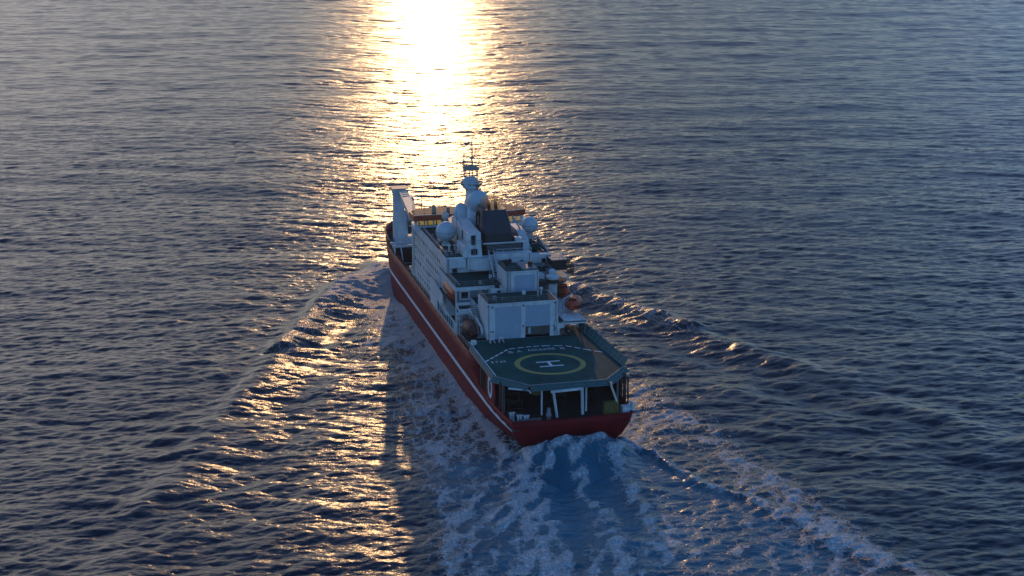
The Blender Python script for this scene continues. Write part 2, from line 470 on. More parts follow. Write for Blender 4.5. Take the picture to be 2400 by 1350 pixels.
# starboard boat platform beside the hangar
mb=MB().box(28.6,48,-10.6,-6.7,12.3,12.5); mb.box(28.6,28.8,-10.6,-6.7,12.0,12.6)
sp=P(mb,'starboard_platform',WHITE)
mb=MB().rail([(28.7,-9.7,12.5),(28.7,-10.5,12.5),(48,-10.5,12.5)],1.05,3,1.6)
mb.tube((28.8,-10.4,12.4),(28.8,-10.4,HZ),.07); 
P(mb,'platform_railing',GREY,sp)
mb=MB()
for x in (33,38,43): mb.bar((x,-10.3,8.4),(x,-10.3,12.3),.25); mb.bar((x,-7,8.4),(x,-7,12.3),.25)
P(mb,'platform_post',WHITE,sp)

# ---- middle decks between hangar and block
mb=MB().box(36.0,58,-7.4,7.4,8.3,14.4)
mid=P(mb,'middle_deckhouse',WHITE)
P(MB().box(36.0,44.9,-7.3,7.3,14.402,14.44),'deck_covering',GREEN,mid)
mb=MB()
for (y,zz) in ((4.5,11.5),(-6.2,11.5)): mb.box(35.9,36,y-.4,y+.4,zz-1,zz+1)
# mid house with the big shutter
mb=MB().box(38.4,45,-4.5,1.7,14.4,19.6); mh=P(mb,'upper_deckhouse',WHITE,None,.05)
mb=MB().box(38.33,38.4,-3.75,.05,14.9,18.85)
for i in range(1,5): mb.box(38.31,38.33,-3.7,0,14.9+i*.8,14.94+i*.8)
P(mb,'roller_door',SHUT,mh)
P(MB().box(38.5,44.9,-4.4,1.6,19.602,19.63),'roof_covering',GREEN,mh)
P(MB().box(38.8,44,-4.3,-1.6,19.63,19.95),'roof_hatch',GREY,mh)
P(MB().rail([(44.9,1.6,19.6),(38.5,1.6,19.6),(38.5,-1.4,19.6)],1.0,3,1.3),'roof_railing',GREY,mh)
P(MB().box(39.2,45,1.702,4.1,14.4,16.5),'side_locker_house',WHITE,mh)
P(MB().box(39.1,39.2,2.4,3.1,14.6,16.0).box(39.1,39.2,3.4,3.7,15.2,15.6),'door',DARK,mh)
P(MB().box(41,47,-7.1,-5.0,14.44,15.7).box(42,44,-6.8,-5.4,15.7,16.4),'machinery_housing',DARK,mh)
mb=MB(); 
for i in range(7): mb.box(36.5+.001*i,37.2,5.6-i*1.9,5.9-i*1.9,14.44,14.44+.5+.3*(i%3))
P(mb,'deck_fitting',GREY,mid)

# ---- port lifeboat bay with green roof deck
mb=MB().box(41.0,56.2,-.3,10.3,16.15,16.55)
mb.box(41.0,41.15,-.3,10.3,15.85,16.15); mb.box(41,56.2,10.15,10.35,15.7,16.15)
bay=P(mb,'boat_deck_roof',WHITE)
P(MB().box(41.15,56.1,-.25,10.15,16.55,16.58),'roof_covering',GREEN,bay)
P(MB().rail([(56,10.15,16.55),(41.2,10.15,16.55),(41.2,0,16.55)],1.05,3,1.6),'roof_railing',GREY,bay)
mb=MB()
for p in ((41.1,10.2),(56,10.2)):
    mb.tube((*p,8.3),(*p,16.2),.16)
mb.bar((41.1,7.4,10.8),(41.1,10.25,10.8),.2,.35)
mb.bar((41.05,6.8,13.45),(41.05,10.2,13.45),.2,.5); mb.bar((41.05,6.9,8.3),(41.05,6.9,13.4),.2)
P(mb,'support_post',WHITE,bay)
mb=MB().box(41.5,41.7,3.6,10.0,12.7,15.85).box(45.0,45.2,3.6,9.6,8.3,12.6); aw=P(mb,'bay_wall',GREY,bay)
mb=MB(); 
P(MB().box(41.42,41.5,7.6,9.5,14.1,15.8),'bay_window_frame',WHITE,bay); P(MB().box(41.38,41.42,7.9,9.2,14.35,15.55),'bay_window',GLASSD,bay)
P(MB().box(41.2,57,7.4,10.3,12.6,12.75),'boat_bay_floor',DECKB,bay)
P(MB().rail([(41.0,10.1,13.7),(41.0,7.0,13.7)],1.0,2,1.2),'bay_railing',GREY,bay)
# stepped side plating & the heavy slanted rail
mb=MB().prism_y([(40.2,8.45),(62,8.45),(62,13.4),(56.5,13.4),(50.5,12.6),(50.3,10.9),(56,10.7),(55.6,8.6),(40.2,8.6)],10.62,10.85)
sd=P(mb,'side_plating',WHITE)
mb=MB(); mb.bar((56,10.75,10.55),(38.5,10.75,10.35),.2,.22)
for x in np.arange(39,55,1.6): mb.tube((x,10.75,8.4),(x,10.75,10.4),.07,n=6)
for x in (39.5,40.6): mb.tube((x,10.75,8.3),(x,10.75,10.5),.13)
P(mb,'heavy_side_rail',WHITE,sd)
# aft frame (two storey portal) behind the bay
mb=MB()
mb.bar((38.6,10.2,8.3),(38.6,10.2,12.9),.2); mb.bar((38.6,7.6,8.3),(38.6,7.6,12.9),.2); mb.bar((38.6,7.5,12.9),(38.6,10.3,12.9),.3,.45)
mb.bar((38.4,10.2,10.4),(38.4,8.0,10.4),.25,.4); mb.bar((38.6,10.2,12.9),(41,10.2,13.5),.2,.3)
P(mb,'boat_deck_frame',WHITE)
mb=MB().box(40.0,41.5,8.0,9.4,8.3,11.4,.25); mb.lathe((40.2,8.9,10.9),[(.5,0),(.7,.4),(.3,.9)],12)
P(mb,'deck_winch',GREY)
# stairs beside hangar
mb=MB()
for i in range(16): mb.box(37+.0-.0*i,37.9,7.6,8.8,8.6+i*.36,8.68+i*.36) if False else mb.box(30.5+i*.42,30.9+i*.42,7.5,8.4,10.1+i*.27,10.16+i*.27)
mb.bar((30.3,7.45,10.1),(37.4,7.45,14.5),.06,.25); mb.bar((30.3,8.45,10.1),(37.4,8.45,14.5),.06,.25)
mb.rail([(30.3,8.45,10.3),(37.4,8.45,14.6)],.9,2,1.6)
P(mb,'side_stairway',GREY)

# ---- accommodation block
BX0,BX1 = 51.6,83.5
mb=MB().box(BX0,BX1,-9.9,9.9,8.3,19.55)
block=P(mb,'accommodation_block',WHITE,None,.05)
P(MB().box(BX0+.1,BX1-6,-9.8,9.8,19.552,19.58),'roof_covering',GREEN,block)
P(MB().rail([(BX0+.1,3,19.55),(BX0+.1,9.75,19.55),(78,9.75,19.55)],1.05,3,1.6),'roof_railing',GREY,block)
P(MB().rail([(78,-9.75,19.55),(BX0-1,-9.75,19.55)],1.05,3,1.6),'roof_railing',GREY,block)
P(MB().box(83.3,84.3,8.9,10.2,8.3,19.4),'corner_pilaster',CREAM,block)
mb=MB()
for z_ in (10.9,13.6,16.4): mb.box(56,83,9.9,9.96,z_,z_+.06)
P(mb,'deck_line',GREY,block)
win=None
for r,z_ in enumerate((12.0,14.5,17.2)):
    for k in range(15):
        x=57.5+k*1.75+(r%2)*.35
        if (k*7+r*3)%11==4: continue
        if win is None:
            m_=MB().box(-.28,.28,0,.05,-.38,.38); win=m_.build('window',GLASSD,block); w=win
        else:
            w=win.copy(); COL.objects.link(w); w.parent=block
        w.location=(x-60,9.9,z_+.3)
pw=None
for k in range(9):
    if pw is None: pw=MB().lathe((0,0,0),[(.26,0),(.26,.06)],12,False,'y').build('porthole',GLASSD,block); w=pw
    else: w=pw.copy(); COL.objects.link(w); w.parent=block
    w.location=(60+k*2.4-60,9.9,9.7)
# aft face fittings of the block: hanging covers and parapet
mb=MB().box(50.9,51.55,6.2,9.3,17.6,19.3); mb.box(50.7,51.55,3.0,5.9,17.2,19.45); 
P(mb,'weather_cover',WHITE,block,.08)
cyl=[(50.8+1.9*math.cos(a)*-1, 3.2+2.3*math.sin(a)) for a in np.linspace(-PI/2,PI/2,10)]
mb=MB().prism(cyl+[(51.55,5.5),(51.55,.9)],17.4,19.5); P(mb,'curved_bulwark',WHITE,block)
# stair from roof to boat deck
mb=MB()
a=Vector((50.4,1.5,19.9)); b=Vector((44.2,1.9,16.7))
for yy in (-.45,.45): mb.bar(a+Vector((0,yy,0)),b+Vector((0,yy,0)),.1,.3)
for i in range(11): 
    q=a.lerp(b,i/10.5); mb.box(q.x-.15,q.x+.15,q.y-.42,q.y+.42,q.z-.03,q.z+.03)
mb.rail([a+Vector((0,.5,.1)),b+Vector((0,.5,.1))],.9,2,1.2); mb.rail([a+Vector((0,-.5,.1)),b+Vector((0,-.5,.1))],.9,2,1.2)
P(mb,'stairway',WHITE,block)
# upper white wall with the round window
mb=MB().box(49.8,51.55,-6.2,.7,16.9,20.1); uw=P(mb,'upper_wall',WHITE,None,.04)
P(MB().lathe((49.75,-1.9,18.7),[(.42,0),(.42,.06)],16,False,'x'),'round_window',GLASSD,uw)
P(MB().box(50.4,51.55,-9.9,-6.2,17.9,19.5),'side_wall',WHITE,uw)
mb=MB().box(45.2,51.5,-7.4,-4.8,14.4,16.9); P(mb,'starboard_lower_house',WHITE,uw)
P(MB().box(47.5,51.4,-10.0,.6,16.9,16.95),'wall_deck',GREEN,uw)
P(MB().rail([(49.9,.6,20.1),(49.9,-6.1,20.1)],.9,2,1.3),'wall_railing',WHITE,uw)

# ---- casing, funnel
mb=MB(); mb.box(52.8,62,-5.2,2.0,19.55,21.6); fb_=P(mb,'funnel_base',BLACK,None)
mb=MB()
for i in range(6): mb.box(52.72,52.8,-4.9,1.7,19.9+i*.27,20.0+i*.27)
mb.box(52.2,52.85,-5.3,2.4,21.45,21.62)
P(mb,'louvre',GREY,fb_); 
P(MB().bar((52.2,2.6,21.7),(52.2,-5.4,21.7),.18,.2),'base_edge',WHITE,fb_)
P(MB().box(52.3,54,-4.9,-3.7,21.6,22.4),'vent_box',WHITE,fb_)
def fring(x0,x1,y0,y1,z,n=6,r=.9):
    pts=[]
    for (cx,cy,a0) in ((x1-r,y1-r,0),(x0+r,y1-r,PI/2),(x0+r,y0+r,PI),(x1-r,y0+r,1.5*PI)):
        for i in range(n): t=a0+PI/2*i/(n-1); pts.append((cx+r*math.cos(t),cy+r*math.sin(t),z))
    return pts
rings=[fring(53.0+ (z-21.6)*.18, 60.8-(z-21.6)*.10, -3.9+(z-21.6)*.22+.6*max(0,z-26.6)**1.3*.3, 2.6-(z-21.6)*.07, z,r=1.1) for z in (21.6,23.2,25,26.2,27.0,27.6)]
fun=P(MB().loft(rings),'funnel',BLUE)
rings=[[(x-.0,y,z) for x,y,z in fring(52.96+(z-21.6)*.18,60.84-(z-21.6)*.10,-3.94+(z-21.6)*.22,2.64-(z-21.6)*.07,z,r=1.1)] for z in (21.62,23.25)]
P(MB().loft(rings),'black_band',BLACK,fun)
mb=MB().lathe((57.5,2.6-.25,25.4),[(1.55,-.05),(1.55,.14),(1.25,.15),(1.25,-.05)],28,True,'y'); 
P(mb,'oval_emblem',BLACK,fun)
mb=MB()
for (x,y) in ((56,.6),(56.4,-.8),(58,.2),(58.3,-1.2)): mb.tube((x,y,27.4),(x-.2,y,28.2),.32,n=10)
P(mb,'exhaust_pipe',BLACK,fun)
# port casing (white, with doors)
mb=MB()
mb.prism_y([(50.6,19.55),(66,19.55),(66,24.3),(61,24.3),(57.0,24.0),(52.0,23.9),(51.4,21.0)],3.1,5.7)
mb.box(50.9,57,5.7,6.6,19.55,21.6)
cas=P(mb,'engine_casing',WHITE,None,.04)
P(MB().box(51.5,51.86,4.2,5.0,21.7,23.5),'casing_door',DARK,cas)
P(MB().box(55.5,56.5,5.7,5.76,21.9,23.6).box(60,60.9,5.7,5.76,19.7,21.5),'casing_door',DARK,cas)
P(MB().box(50.82,50.9,4.0,5.2,20.0,21.1),'casing_vent',DARK,cas)
P(MB().rail([(57,6,21.6),(51,6,21.6),(51,3,21.6)],1,2,1.3),'casing_railing',GREY,cas)
P(MB().rail([(66,5.6,24.3),(61,5.6,24.3),(57,5.6,24.0)],.9,2,1.3),'casing_railing',GREY,cas)
# starboard side of the casing
mb=MB().prism_y([(54,19.55),(64,19.55),(64,22.6),(58,22.6),(55,21.4)],-6.9,-5.3)
P(mb,'starboard_casing',WHITE,None,.04)
mb=MB(); mb.bar((54,-7.2,19.7),(62,-5.5,24.5),.15,.3); 
for i in range(8): 
    q=Vector((54,-7.2,19.8)).lerp(Vector((62,-5.5,24.5)),i/8); mb.box(q.x-.1,q.x+.1,q.y-.5,q.y+.5,q.z-.03,q.z+.03)
P(mb,'inclined_ladder',CREAM)

# doors, windows, pipes on the faces that look aft
mb=MB()
for (x,y,z_,w_,h_) in ((41.35-0,5.0,0,0,0),): pass
for (xf,y,z_,w_,h_,par) in ((51.5,8.2,17.6,.8,1.8,block),(50.35,-8.6,18.3,.7,.7,uw),(49.72,-4.2,18.5,.45,.45,uw),(49.72,-.2,18.0,.8,1.8,uw),(36,-3.2,0,0,0,None)):
    if par is None: continue
    P(MB().box(xf-.05,xf,y-w_/2-.08,y+w_/2+.08,z_-h_/2-.08,z_+h_/2+.08),'opening_frame',GREY,par); P(MB().box(xf-.08,xf-.05,y-w_/2,y+w_/2,z_-h_/2,z_+h_/2),'opening',GLASSD,par)
for (p,q,r_) in (((28.9,7.0,10.1),(28.9,7.0,16.3),.06),((28.9,-5.1,12.6),(28.9,-5.1,16.3),.05),((38.3,1.4,14.5),(38.3,1.4,19.5),.06),((38.3,-4.2,14.5),(38.3,-4.2,19.5),.06),((51.4,9.5,16.7),(51.4,9.5,19.4),.07),((49.7,-5.7,17),(49.7,-5.7,20),.06)):
    P(MB().tube(p,q,r_,n=6),'wall_pipe',GREY)
def ladder(x,y,z0,z1,par):
    m_=MB()
    for s_ in (-.22,.22): m_.tube((x,y+s_,z0),(x,y+s_,z1+.6),.035,n=4)
    for i in range(int((z1-z0)/.33)): m_.tube((x,y-.22,z0+.3+i*.33),(x,y+.22,z0+.3+i*.33),.025,n=4,caps=False)
    P(m_,'wall_ladder',GREY,par)
ladder(28.88,-5.0,10.1,12.4,hangar); ladder(38.25,1.0,14.5,19.6,mh); ladder(50.75,4.6,19.6,21.6,cas); ladder(52.1,1.6,16.6,19.6,block)
for (x,y,z_) in ((36.2,6.2,14.5),(37.0,-6.6,14.5),(39.5,3.0,16.5),(43.5,2.8,16.5),(55,8.6,16.6),(46.5,-8.5,16.75),(48.5,-6.0,16.75),(40.5,-3.4,19.95),(43,.5,19.65),(31,5.5,16.55),(33,-3.5,16.55),(66,8.4,19.6),(70,7.2,19.6),(54.6,-7.8,19.6)):
    k=random.random()
    if k<.5: P(MB().box(x-.45,x+.45,y-.35,y+.35,z_,z_+.6+k),'deck_locker',random.choice([GREY,GREEN,DARK]),None,.04)
    else: P(MB().tube((x,y,z_),(x,y,z_+.9),.14,n=8).lathe((x,y,z_+.9),[(.14,0),(.34,.1),(.34,.3),(.02,.45)],12),'mushroom_vent',WHITE)
P(MB().rail([(36.1,7.3,14.45),(36.1,-7.3,14.45)],1,3,1.4),'deck_railing',GREY,mid)
P(MB().rail([(51.4,-9.9,16.95),(47.6,-9.9,16.95),(47.6,-5,16.95)],1,3,1.4),'deck_railing',GREY,mid)
rr=random.Random(5)
for (x0,x1,y0,y1,z_,k) in ((52.5,60,6.9,9.3,19.6,7),(64,77,6,9.3,19.6,8),(54,76,-9.3,-7.2,19.6,9),(42,51,1.5,9.5,16.6,3),(48,51,-9,-6,16.97,4),(30,35,-4.5,6.5,16.55,4),(36.4,38,-6.5,6.5,14.46,7),(69.5,75.5,-2,4.8,21.92,7),(30,44,-7.6,-7.0,12.52,3)):
    for i in range(k):
        x=rr.uniform(x0,x1); y=rr.uniform(y0,y1); h=rr.uniform(.35,1.1); t=rr.random()
        if t<.4: P(MB().box(x-.3,x+.3,y-.25,y+.25,z_,z_+h*.7).box(x-.1,x+.1,y-.32,y-.25,z_,z_+h*.5),'deck_fitting',rr.choice([GREY,WHITE,MASTM]))
        elif t<.75: P(MB().tube((x,y,z_),(x,y,z_+h),.1,n=7).tube((x,y,z_+h),(x-.35,y,z_+h-.05),.1,n=7),'gooseneck_vent',rr.choice([GREY,WHITE]))
        else: P(MB().tube((x,y,z_),(x,y,z_+h*2.6),.035,n=4).box(x-.12,x+.12,y-.12,y+.12,z_,z_+.3),'small_aerial',GREY)
for (p,q) in (((52.2,9.2,19.7),(76,9.2,19.7)),((52.2,-9.0,19.7),(76,-9.0,19.7)),((42,9.3,16.7),(55,9.3,16.7))): P(MB().bar(p,q,.3,.12),'cable_tray',GREY)
for (x,y,c) in ((15,6.5,DARK),(13,-1,DARK),(11,7,DARK),(11,-5.5,DARK),(17,-7,DARK)):
    m_=MB().lathe((x,y,4.6),[(.9,-1),(.9,-.85),(.4,-.8),(.4,.8),(.9,.85),(.9,1)],14,True,'y'); m_.box(x-1,x+1,y-1.3,y-1.05,3.6,5.2); m_.box(x-1,x+1,y+1.05,y+1.3,3.6,5.2); m_.box(x-1,x+1,y-1.3,y+1.3,3.6,3.8); P(m_,'mooring_winch',c)
# overboard pipes and fenders along the hull, draught figures
for x in (30,38,47,58,66,75,88,97):
    P(MB().lathe((x,half_beam(x,5.2),5.2+.5*math.sin(x)),[(.02,-.05),(.2,-.05),(.2,.08),(.02,.08)],10,True,'y'),'overboard_outlet',BLACK,hull)
for x in np.arange(30,84,4.5):
    P(MB().box(x,x+.75,half_beam(x,7.9)-.02,half_beam(x,7.9)+.03,7.75,8.05),'freeing_port',BLACK,hull)
P(MB().rail([(28.8,10.5,8.5),(38,10.6,8.5)],1.0,3,1.5),'side_railing',GREY)
P(MB().rail([(62.5,10.6,8.5),(84,10.6,8.5)],1.0,2,1.9),'side_railing',WHITE)
# ---- radomes
def radome(name, c, r, base_z, label, pr=.5, base_r=None):
    mb=MB(); prof=[]
    for i in range(15):
        t=-PI/2+.45+(PI-.45)*i/14; prof.append((max(.002,r*math.cos(t)), r*math.sin(t)))
    dome=P(mb.lathe(c,prof,28),name,DOME)
    dome['label']=label
    mb=MB().lathe((c[0],c[1],0),[(pr*1.5,base_z),(pr,base_z+.3),(pr,c[2]-r*.95),(r*.62,c[2]-r*.86)],16)
    for i in range(4):
        a=PI/4+i*PI/2; mb.bar((c[0]+1.3*pr*1.6*math.cos(a),c[1]+1.3*pr*1.6*math.sin(a),base_z),(c[0]+pr*math.cos(a),c[1]+pr*math.sin(a),c[2]-r),.12)
    P(mb,'radome_pedestal',WHITE,dome)
    mb=MB().lathe(c,[(r*1.006,-.04),(r*1.006,.04)],28); P(mb,'radome_seam',GREY,dome)
    return dome
radome('radome',(61.5,7.8,22.3),1.92,19.58,'large ball radome on the port side of the block roof')
radome('radome',(61.5,-8.8,22.7),1.62,19.58,'smaller ball radome on the starboard side of the roof')
# ---- central tower, mast
mb=MB(); 
mb.loft([fring(62.5,69,-.9,3.2,19.55,r=.6),fring(63.0,69,-.7,3.0,24.8,r=.6),fring(65.8,68.6,.6,2.5,27.0,r=.6),fring(66.4,68.4,.8,2.3,30.2,r=.5)])
tower=P(mb,'radar_tower',WHITE)
big=P(MB().lathe((64.0,.9,27.4),[(max(.002,2.12*math.cos(t)),2.12*math.sin(t)) for t in np.linspace(-PI/2+.5,PI/2,15)],30),'radome',DOME); big['label']='biggest radome, just behind the mast above the funnel'
P(MB().lathe((64.0,.9,0),[(1.3,24.6),(1.0,25.3),(1.3,25.6)],18),'radome_pedestal',WHITE,big)
sm=P(MB().lathe((66.3,3.8,24.6),[(1.2,-1.4),(1.5,-.5),(1.45,.5),(1.1,1.3),(.55,1.9),(.01,2.15)],20),'radome',DOME); sm['label']='pointed egg-shaped radome left of the tower'
P(MB().lathe((66.3,3.8,0),[(.8,19.55),(.6,22.9),(1.2,23.2)],12),'radome_pedestal',WHITE,sm)
# crow's nest: flared platform with rounded house
P(MB().lathe((67.5,1.4,0),[(1.1,28.9),(2.0,29.9),(2.35,30.3),(2.3,30.35),(1.4,30.1)],9,False),'crow_nest_platform',MASTM,tower)
P(MB().lathe((67.0,1.7,0),[(1.45,29.4),(1.65,30.3),(1.45,31.1),(.95,31.55),(.01,31.7)],20),'crow_nest_house',DOME,tower)
mast=MB()
mast.rail([(67.5+2.25*math.cos(a),1.4+2.25*math.sin(a),30.3) for a in np.linspace(0,2*PI,10)[:-1]],.9,2,3,.035,True)
for i in range(6):
    a=2*PI*i/6; mast.tube((67.6+1.35*math.cos(a),1.4+1.35*math.sin(a),31.2),(67.6+1.35*math.cos(a),1.4+1.35*math.sin(a),33.0),.09,n=5)
mast.lathe((67.6,1.4,0),[(1.6,32.9),(1.7,33.1),(1.2,33.5),(.4,33.9)],14)
mast.tube((67.6,1.2,33.4),(67.6,1.2,38.4),.17,.09,n=8); mast.tube((67.6,2.8,31.8),(67.6,2.8,36.6),.12,.06,n=6)
mast.tube((67.6,-.2,33.2),(67.6,-.2,35.0),.06,n=5)
mast.bar((67.6,-.3,33.7),(67.6,3.0,33.7),.16,.16); mast.bar((67.6,.6,36.9),(67.6,1.8,36.9),.1,.2); mast.box(67.3,67.9,.75,1.65,35.0,35.4)
mast.box(67.4,67.8,2.5,3.1,34.3,34.7); mast.bar((67.6,2.6,35.6),(67.6,3.0,35.6),.12,.3)
mst=P(mast,'mast',MASTM)
P(MB().bar((66.9,.1,34.2),(66.9,2.5,34.6),.14,.25).tube((67.2,1.3,33.4),(67.2,1.3,34.3),.12),'radar_scanner',MASTM,mst)
mb=MB()
for p,q in (((67.6,1.2,38.0),(80,8,22.5)),((67.6,1.2,37.5),(80,-8,22.5)),((67.6,1.2,36.9),(57,-1,29)),): mb.tube(p,q,.025,n=3,caps=False)
P(mb,'stay_wire',GREY,mst)
for (x,y,z0,h) in ((63,9.2,19.5,5),(73,-9,19.5,6),(75,9.3,19.5,8.2),(58,6.4,24,3)):
    P(MB().tube((x,y,z0),(x,y,z0+h),.05,.03,n=5),'whip_antenna',GREY)

# ---- bridge
mb=MB().box(77.8,84.6,-11.5,11.5,22.0,22.3)                 # roof slab
mb.box(77.7,84.7,-11.6,11.6,21.1,22.0)
mb2=MB().prism([(77.6,8.6),(77.6,-9.4),(78.6,-12.2),(80.5,-12.8),(84.8,-9.8),(84.8,9.2),(82.5,11.0),(77.6,11.0)],20.95,22.05)
br=P(mb2,'bridge_roof',ORROOF)
P(MB().prism([(77.9,8.5),(77.9,-9.3),(78.8,-12.0),(80.5,-12.5),(84.5,-9.6),(84.5,9.0),(82.3,10.7),(77.9,10.7)],22.052,22.12),'roof_top',RUSTR,br)
mb=MB()
for a,b in (((77.7,10.9,22.1),(77.7,-9.3,22.1)),((77.7,-9.3,22.1),(78.6,-12.1,22.1))): mb.bar(a,b,.12,.16)
P(mb,'roof_edge_trim',CREAM,br)
P(MB().rail([(78,10.8,22.1),(84.0,10.0,22.1),(84.4,-9.5,22.1),(80.6,-12.4,22.1)],.9,2,2.2),'roof_railing',MASTM,br)
mb=MB().prism([(77.9,9.6),(77.9,-9.3),(78.8,-11.9),(80.5,-12.4),(84.4,-9.5),(84.4,9.0),(82.2,10.7),(78.2,10.7)],18.9,19.85)
bw=P(mb,'bridge_wing_base',WHITE)
mb=MB()
for i,y in enumerate(np.linspace(-11.4,10.5,13)):
    mb.bar((78.1,y,19.85),(78.1,y,20.95),.28 if i%3 else .6,.2)
    if abs(y)<9.5: mb.bar((84.3,y,19.85),(84.3,y,20.95),.2,.2)
mb.box(81.4,82.4,-5.0,2.5,19.85,20.95)
P(mb,'window_mullion',WHITE,bw)
P(MB().box(78.05,78.09,-11.3,10.5,19.86,20.94),'bridge_window_strip',GLASS,bw)
P(MB().box(84.28,84.32,-9.3,9.3,19.86,20.94),'bridge_window_strip',GLASS,bw)
P(MB().box(79.5,80.3,6.0,6.8,22.1,23.6,.1).box(80.5,81.2,3.0,3.6,22.1,22.9),'roof_locker',MASTM,br)
mb=MB().box(82,84.4,-9.0,9.0,8.3,17.4)
# items on the block roof
mb=MB().box(69,76,-2.5,5.2,19.58,21.9); P(mb,'radio_house',GREY,None,.05)
mb=MB(); mb.lathe((74.5,5.2,22.2),[(.05,-.6),(.55,-.4),(.75,.2),(.6,.8),(.2,1.2),(.02,1.3)],14); mb.tube((74.5,5.2,19.6),(74.5,5.2,21.8),.25); 
P(mb,'searchlight_radome',CREAM)
mb=MB(); 
for x,y in ((70,3.4),(66.5,6.0)): mb.rail([(x,y,19.58),(x-6,y,19.58)],1.1,3,1.1)
P(mb,'inner_railing',GREY)
for (x,y,w_,h_) in ((56,8.3,.8,1.1),(57.5,6.9,.6,.7),(54.5,7.0,.5,1.3)):
    P(MB().tube((x,y,19.6),(x,y,19.6+h_),w_*.25,n=10).lathe((x,y,19.6+h_),[(w_*.25,0),(w_*.5,.08),(w_*.5,.22),(.02,.4)],12),'mushroom_vent',WHITE)
# starboard roof side: net covered rack
mb=MB().prism_y([(50.2,18.2),(60,19.55),(60,20.9),(50.2,19.3)],-9.95,-9.8); P(mb,'side_screen',WHITE)
mb=MB(); mb.bar((60.5,-9.9,20.9),(50.2,-9.9,19.35),.18,.16); P(mb,'screen_rail',CREAM)
mb=MB()
for i in range(5): mb.lathe((58-i*1.3,-7.8,20.2),[(.45,-.55),(.5,0),(.45,.55)],12,True,'y')
P(mb,'liferaft_canister',GREEN)
# starboard boxed winch house and rack hanging outboard
mb=MB().box(46.5,51.0,-12.0,-9.2,17.2,19.1); wh=P(mb,'outboard_winch_house',DARK,None,.06)
P(MB().box(46.4,51.1,-12.1,-9.1,19.1,19.25),'house_roof',GREY,wh)
P(MB().rail([(46.4,-9.2,19.25),(46.4,-12,19.25),(51,-12,19.25)],.5,1,1.4,.05),'roof_rail',CREAM,wh)
mb=MB(); mb.rail([(46.3,-12.2,15.9),(46.3,-13.3,15.9),(52,-13.3,15.9)],2.4,5,.45,.04); P(mb,'rack_frame',BLACK,wh)
mb=MB()
for i in range(6): mb.box(46.2+.8*i,46.7+.8*i,-12.4,-10.3,15.2,15.9)
P(mb,'raft_rack',CREAM,wh)
mb=MB().prism([(43.6,-7.8),(43.6,-9.4),(45.2,-9.8),(46,-9.0),(45.6,-7.8)],12.5,15.9); mb.lathe((44.8,-8.8,0),[(.9,15.9),(1.3,16.2),(1.3,16.7),(.7,17.0),(.75,17.6),(.2,18.0)],12)
cr=P(mb,'crane_pedestal',WHITE)
P(MB().lathe((44.8,-8.8,0),[(1.2,15.55),(2.7,15.8),(2.7,15.92),(1.2,15.92)],14),'service_platform',DARK,cr)
P(MB().bar((44.8,-8.8,17.2),(50.5,-9.4,17.9),.4,.5),'crane_jib',GREY,cr)

# ---- foredeck
mb=MB(); cx,cy=111,8.0
mb.loft([fring(cx-1.4,cx+1.4,cy-1.7,cy+1.4,8.3,r=.5),fring(cx-1.4,cx+1.4,cy-1.6,cy+1.4,15.2,r=.5),fring(cx-1.1,cx+1.1,cy-1.0,cy+1.3,16.2,r=.3),fring(cx-1.1,cx+1.1,cy-1.0,cy+1.3,19.4,r=.3),fring(cx-1.5,cx+1.5,cy-1.3,cy+1.7,21.2,r=.3)])
fc=P(mb,'foredeck_crane',WHITE)
P(MB().box(cx-1.8,cx+1.8,cy-1.8,cy+1.8,21.2,21.35),'crane_cap',MASTM,fc)
mb=MB()
mb.bar((109.5,7.4,20.3),(87.0,9.3,19.9),1.7,1.3)
for yy in (-.9,.9):
    mb.bar((109.5,7.4+yy,20.95),(87.0,9.3+yy,20.6),.14,.14)
for i in range(4):
    a=Vector((109.5,6.6,21.0)).lerp(Vector((87,8.5,20.65)),i/12); b=Vector((109.5,8.2,21.0)).lerp(Vector((87,10.1,20.65)),(i+.5)/12); mb.bar(a,b,.12)
P(mb,'crane_jib',CREAM,fc)
mb=MB().box(109.3,112.0,4.9,6.4,12.8,19.3,.12); P(mb,'crane_cab',WHITE,fc)
P(MB().box(109.28,109.36,5.3,6.1,17.4,18.5),'cab_window',GLASSD,fc)
mb=MB().lathe((109.0,6.0,13.6),[(.05,-.5),(.45,-.4),(.5,0),(.4,.5),(.05,.6)],12); P(mb,'hook_block',YELC,fc)
mb=MB().tube((109,6.0,14.1),(109,6.6,20.4),.04,n=4); P(mb,'hoist_cable',GREY,fc)
# cargo hatch portal
mb=MB()
for x in (103.2,106.4):
    mb.bar((x,11.0,9.9),(x,5.8,9.9),.3,.5)
for (x,y) in ((103.2,10.5),(103.2,5.9),(106.4,10.3),(106.4,5.9)):
    mb.bar((x,y,5.5),(x,y,9.9),.28)
mb.bar((103.2,9.2,9.7),(101.5,8.9,5.6),.2); mb.bar((103.2,10.3,9.9),(106.4,10.3,9.9),.25,.3); mb.bar((103.2,5.9,9.9),(106.4,5.9,9.9),.25,.3)
mb.bar((101.6,8.9,6.6),(100,6.4,6.8),.08); 
P(mb,'cargo_gantry',WHITE)
P(MB().box(84.3,107,-10.5,4.9,5.5,8.3).box(106.5,107,4.9,10.4,5.5,8.0),'hatch_coaming',RUSTR)
P(MB().box(85,106.5,-10.3,4.7,8.3,8.7),'hatch_cover',GREEN)
mb=MB()
for i in range(14): mb.box(85+i*1.3,85.25+i*1.3,10.0,10.55,6.2,8.5)
P(mb,'bulwark_frame',RUSTR)
mb=MB()
for (x,y) in ((112,3),(116,5.5),(118,6.5),(121,3),(116,-4),(122,-2)):
    mb.tube((x,y,8.35),(x,y,9.2),.28,n=10); mb.tube((x+.9,y,8.35),(x+.9,y,9.2),.28,n=10); mb.box(x-.4,x+1.3,y-.4,y+.4,8.36,8.5)
